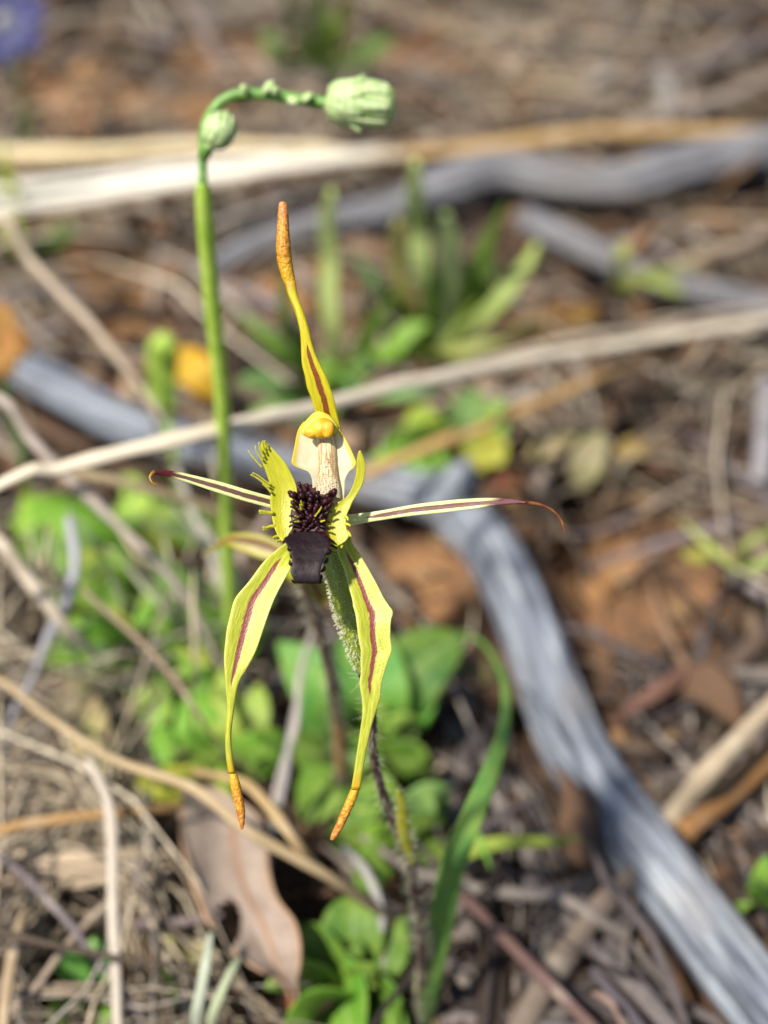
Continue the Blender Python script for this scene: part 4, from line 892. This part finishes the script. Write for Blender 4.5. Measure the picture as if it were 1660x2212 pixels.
for x, y, dx, dy in [(760,1080,42,8),(770,1060,36,-8),(750,1110,40,20),(780,1150,40,14),(800,1175,36,12),(820,1205,34,14),(770,1130,30,26),(840,1228,26,10),(640,1060,-40,-10),(640,1085,-46,0),(635,1030,-44,-16),(610,1130,-30,12),(590,1150,-34,14),(570,1170,-34,10),(600,1110,-20,24),(650,1150,-10,30),(700,1160,0,30),(740,1165,10,28),(610,980,-30,-20),(800,1000,30,-20),(830,960,26,-26)]:
    callus(x, y, dx, dy, .72, 17.64)
for x, y, dx, dy in [(620,1020,-30,-14),(625,1050,-36,0),(640,960,-10,-44),(770,980,24,-40),(745,1010,22,-30),(790,1050,30,-10),(650,930,-14,-40)]:   # yellow stalked glands between the dark ones
    tooth([(x, y), (x+dx*.5, y+dy*.5), (x+dx, y+dy)], 9, 17.6, plate, 'tooth', 'yellow_gland')

# column
colrows = [(300,660,900),(350,625,930),(410,606,965),(470,596,1000),(530,584,1030),(590,573,1056),(615,575,1062),(632,620,1046),(660,690,1010),(715,722,978),(780,728,972),(850,734,970),(910,750,960)]
colm = build('column', blade(hrows(colrows, 18.1, 18.08, .1, [.02]*13), Z1, 4, 24, cup=.32), M['wing'], orc)
rc = [P(*Z1(x, y), d) for x, y, d in ((800,340,17.98),(828,430,17.97),(840,550,17.95),(842,680,17.94),(845,790,17.94),(850,880,17.98))]
build('column_body', strip(rc, [px(q/3.531, rc[0]) for q in (62,70,72,76,92,100)], [px(q/3.531, rc[0]) for q in (50,50,50,46,40,40)], 6, 18, -FWD), M['rod'], colm)
hd = [P(*Z1(x, y), d) for x, y, d in ((775,212,18.02),(775,235,18.0),(778,275,17.97),(780,320,17.97),(782,360,18.0),(784,392,18.03))]
build('hood', strip(hd, [px(q/3.531, hd[0]) for q in (18,62,106,138,150,120)], [px(q/3.531, hd[0]) for q in (10,35,52,62,60,40)], 5, 20, -FWD), M['hood'], colm)
def blob(name, c, r3, mat, parent, n=14, m=18, amp=.06, q=0):
    V = []; Up = []
    for i in range(n+1):
        th = math.pi * i / n
        for j in range(m):
            a = 2*math.pi*j/m; v = np.array([math.sin(th)*math.cos(a), math.cos(th), math.sin(th)*math.sin(a)])
            v = v * (1 + amp * mnoise.noise(Vector(v*1.8) + Vector((q,0,0))))
            V.append(c + v[0]*r3[0]*RGT + v[1]*r3[1]*UPV - v[2]*r3[2]*FWD); Up.append((0, i/n, 0))
    V = np.array(V); F = grid_faces(n+1, m)
    return build(name, (V, F, np.array(Up), V), M[mat], parent)
u = TANV/1106*18/3.531
an = blob('anther', P(*Z1(800,338), 17.82), (100*u, 80*u, 75*u), 'anther', colm)
blob('anther_lobe', P(*Z1(842,345), 17.74), (52*u, 66*u, 40*u), 'anther', an, q=5)
blob('anther_lobe', P(*Z1(718,368), 17.8), (55*u, 45*u, 45*u), 'anther', an, q=9)

# ovary and hairy stem
ov = [(835,160,18.4,50),(850,240,18.4,62),(885,340,18.42,76),(920,470,18.5,82),(958,620,18.6,78),(990,750,18.7,66),(1018,870,18.8,48),(1040,970,18.9,32)]
C = [P(*Z3(x, y), d) for x, y, d, r in ov]; w = [px(r/3.076, c) for (x, y, d, r), c in zip(ov, C)]
ovb = strip(C, w, w, 6, 18, -FWD)
ovo = build('ovary', ovb, M['ovary'], orc)
def hairs(body, n, L, rad, parent, seed, droop=.3, side=None, bulge=False):
    """short stiff hairs standing on a body: too many to pick apart"""
    r = np.random.default_rng(seed); V, F = body[0], body[1]
    quads = np.array([f for f in F if len(f) == 4]); a, b, c, d = (V[quads[:, i]] for i in range(4))
    nr = np.cross(b - a, d - a); ar = np.linalg.norm(nr, axis=1); nr /= ar[:, None] + 1e-12
    cen = V.mean(0)
    pick = r.choice(len(quads), n, p=ar/ar.sum()); out = []; vs, fs = [], []
    axis = np.repeat((V[:-2].reshape(-1, len([1 for f in F if len(f) == 3])//2, 3)).mean(1), len([1 for f in F if len(f) == 3])//2, 0)
    o = 0
    for q in pick:
        s, t = r.random(2); p = a[q]*(1-s)*(1-t) + b[q]*s*(1-t) + c[q]*s*t + d[q]*(1-s)*t
        ax = axis[quads[q][0]]; nn = p - ax; nn /= np.linalg.norm(nn) + 1e-9
        l = L * r.uniform(.5, 1.25); dirn = nn + r.normal(0, .28, 3) + np.array([0, 0, droop*r.random()]); dirn /= np.linalg.norm(dirn)
        e = np.cross(dirn, r.normal(0, 1, 3)); e /= np.linalg.norm(e); g = np.cross(dirn, e)
        bend = r.normal(0, .15, 3) * l
        k = 3
        for lvl, (f, rr) in enumerate(((-.05, 1.0), (.55, .7), (1.0, 0.55 if not bulge else 1.3))):
            for j in range(k):
                an_ = j*2*math.pi/k; vs.append(p + dirn*l*f + bend*f*f + (e*math.cos(an_) + g*math.sin(an_))*rad*rr)
        for lvl in range(2):
            for j in range(k):
                fs.append((o+lvl*k+j, o+lvl*k+(j+1)%k, o+(lvl+1)*k+(j+1)%k, o+(lvl+1)*k+j))
        fs.append((o+2*k, o+2*k+1, o+2*k+2)); o += 3*k
    vs = np.array(vs)
    return tag(build('hairs', (vs, fs, None, vs), M['hair'], parent), kind='stuff')
hairs(ovb, 1300, .05, .005, ovo, 3, bulge=True)
st = [(1040,960),(1075,1080),(1105,1200),(1118,1320),(1112,1420)]
pts = [Z3(*p) for p in st] + [(803,1598),(810,1645),(821,1690),(834,1732),(849,1772),(870,1818),(887,1867),(900,1948),(909,2030),(913,2111),(912,2192),(912,2260)]
db = depth(base)
dl = [1 / (1/18.9 + (1/db - 1/18.9) * (y - 1445) / (2245 - 1445)) for x, y in pts]
C = [P(x, y, d) for (x, y), d in zip(pts, dl)]
w = [px(q/2, c) for q, c in zip([19,19,19,19,19,19,19.5,20,20,20,21,22,22,23,23,24,24], C)]
sb = strip(C, w, w, 7, 14, -FWD)
sto = build('stem', sb, M['stem'], orc)
hairs(sb, 750, .17, .0026, sto, 5, droop=.1)
# sheathing bract on the stem
bp = [(893,1868,10),(884,1842,18),(877,1815,26),(872,1785,28),(869,1755,24),(866,1725,17),(858,1708,5)]
C2 = [P(x, y, np.interp(y, [p[1] for p in pts], dl) - .14) for x, y, q in bp]; w2 = [px(q/2, c) for (x, y, q), c in zip(bp, C2)]
brb = strip(C2, w2, [q*.45 for q in w2], 6, 12, -FWD)
bro = build('bract', brb, M['bract'], orc); hairs(brb, 160, .13, .003, bro, 8)
# pale sheath and long basal leaf
sh = [(918,2262,16),(916,2200,40),(918,2130,44),(922,2060,36),(924,2000,18)]
C3 = [P(x, y, np.interp(y, [p[1] for p in pts], dl) + .25) for x, y, q in sh]
build('sheath', strip(C3, [px(q/2, c) for (x, y, q), c in zip(sh, C3)], [.1]*5, 6, 12, -FWD), mat_plain('sheath', 'a89c6c', 'bcb68a', 5, .5, .3), orc)
lf = [(918,2250,-.1),(930,2130,2.0),(950,2000,3.6),(975,1870,5.0),(1020,1760,5.8),(1062,1660,6.0),(1090,1560,5.8),(1088,1470,5.2),(1052,1400,4.2),(1000,1362,3.2)]
C4 = [G(*p) for p in lf]; w4 = [px(q/2, c) for q, c in zip([20,42,58,58,50,40,28,20,12,4], C4)]
leaf = strip(C4, w4, .05, 6, 14, (0.25,-.55,.83), .3, 1)
build('basal_leaf', leaf, M['leaf'], orc, col=lin('5a8a42'))

# ------------------------------------------------------------------ second orchid behind
b2 = G(745, 1770, 0)
o2 = thing('spider_orchid', b2, 'blurred brownish orchid half hidden behind the sharp yellow one', 'orchid')
pp = [(745,1780),(740,1690),(737,1640),(734,1585),(725,1522),(715,1458),(700,1394),(684,1338),(668,1290),(656,1250),(650,1215)]
d2b = depth(b2); dl2 = [1 / (1/22.6 + (1/d2b - 1/22.6) * (y - 1250) / (1770 - 1250)) for x, y in pp]
C = [P(x, y, d) for (x, y), d in zip(pp, dl2)]
t2 = NT('second_stem'); x_, y_, z_ = t2.xyz(t2.attr('uvp')); g_ = t2.attr('gp')
c_ = t2.mix(t2.smooth(t2.noise(g_, 8, 4), .3, .7), lin('4a3430'), lin('6e584c'))
c_ = t2.mix(t2.math('MULTIPLY', t2.math('MULTIPLY', t2.smooth(y_, .22, .3), t2.math('SUBTRACT', 1.0, t2.smooth(y_, .42, .52))), .8), c_, lin('a0703c'))
sb2 = strip(C, [px(13, c) for c in C], [px(13, c) for c in C], 6, 12, -FWD)
s2 = build('stem', sb2, t2.pbr(c_, .55), o2); hairs(sb2, 500, .2, .004, s2, 11)
M['sep2'] = mat_petal('second_sepal', '948a2c', 'b4a83a', '5c3018', .3, .05, .9, 0.2, 'b88a20', .93, None, trans=.35)
def Psep(pts, wd, name='sepal', d=22.4, cup=.35):
    C = [P(x, y, d + .1*i) for i, (x, y) in enumerate(pts)]
    return build(name, strip(C, [px(q/2, c) for q, c in zip(wd, C)], [.05]*len(C), 6, 14, -FWD, cup, 1), M['sep2'], o2)
Psep([(650,1225),(600,1195),(555,1178),(515,1170),(490,1168),(468,1182),(440,1200)], [16,46,50,38,20,9,4])
Psep([(655,1230),(680,1260),(695,1285),(702,1305)], [20,40,34,8])
Psep([(650,1215),(640,1180),(628,1140),(620,1100)], [20,34,24,6])
Psep([(655,1220),(690,1190),(712,1160)], [16,30,8])
blob('labellum', P(645,1222,22.1), (.26,.32,.22), 'bract', o2, q=3)
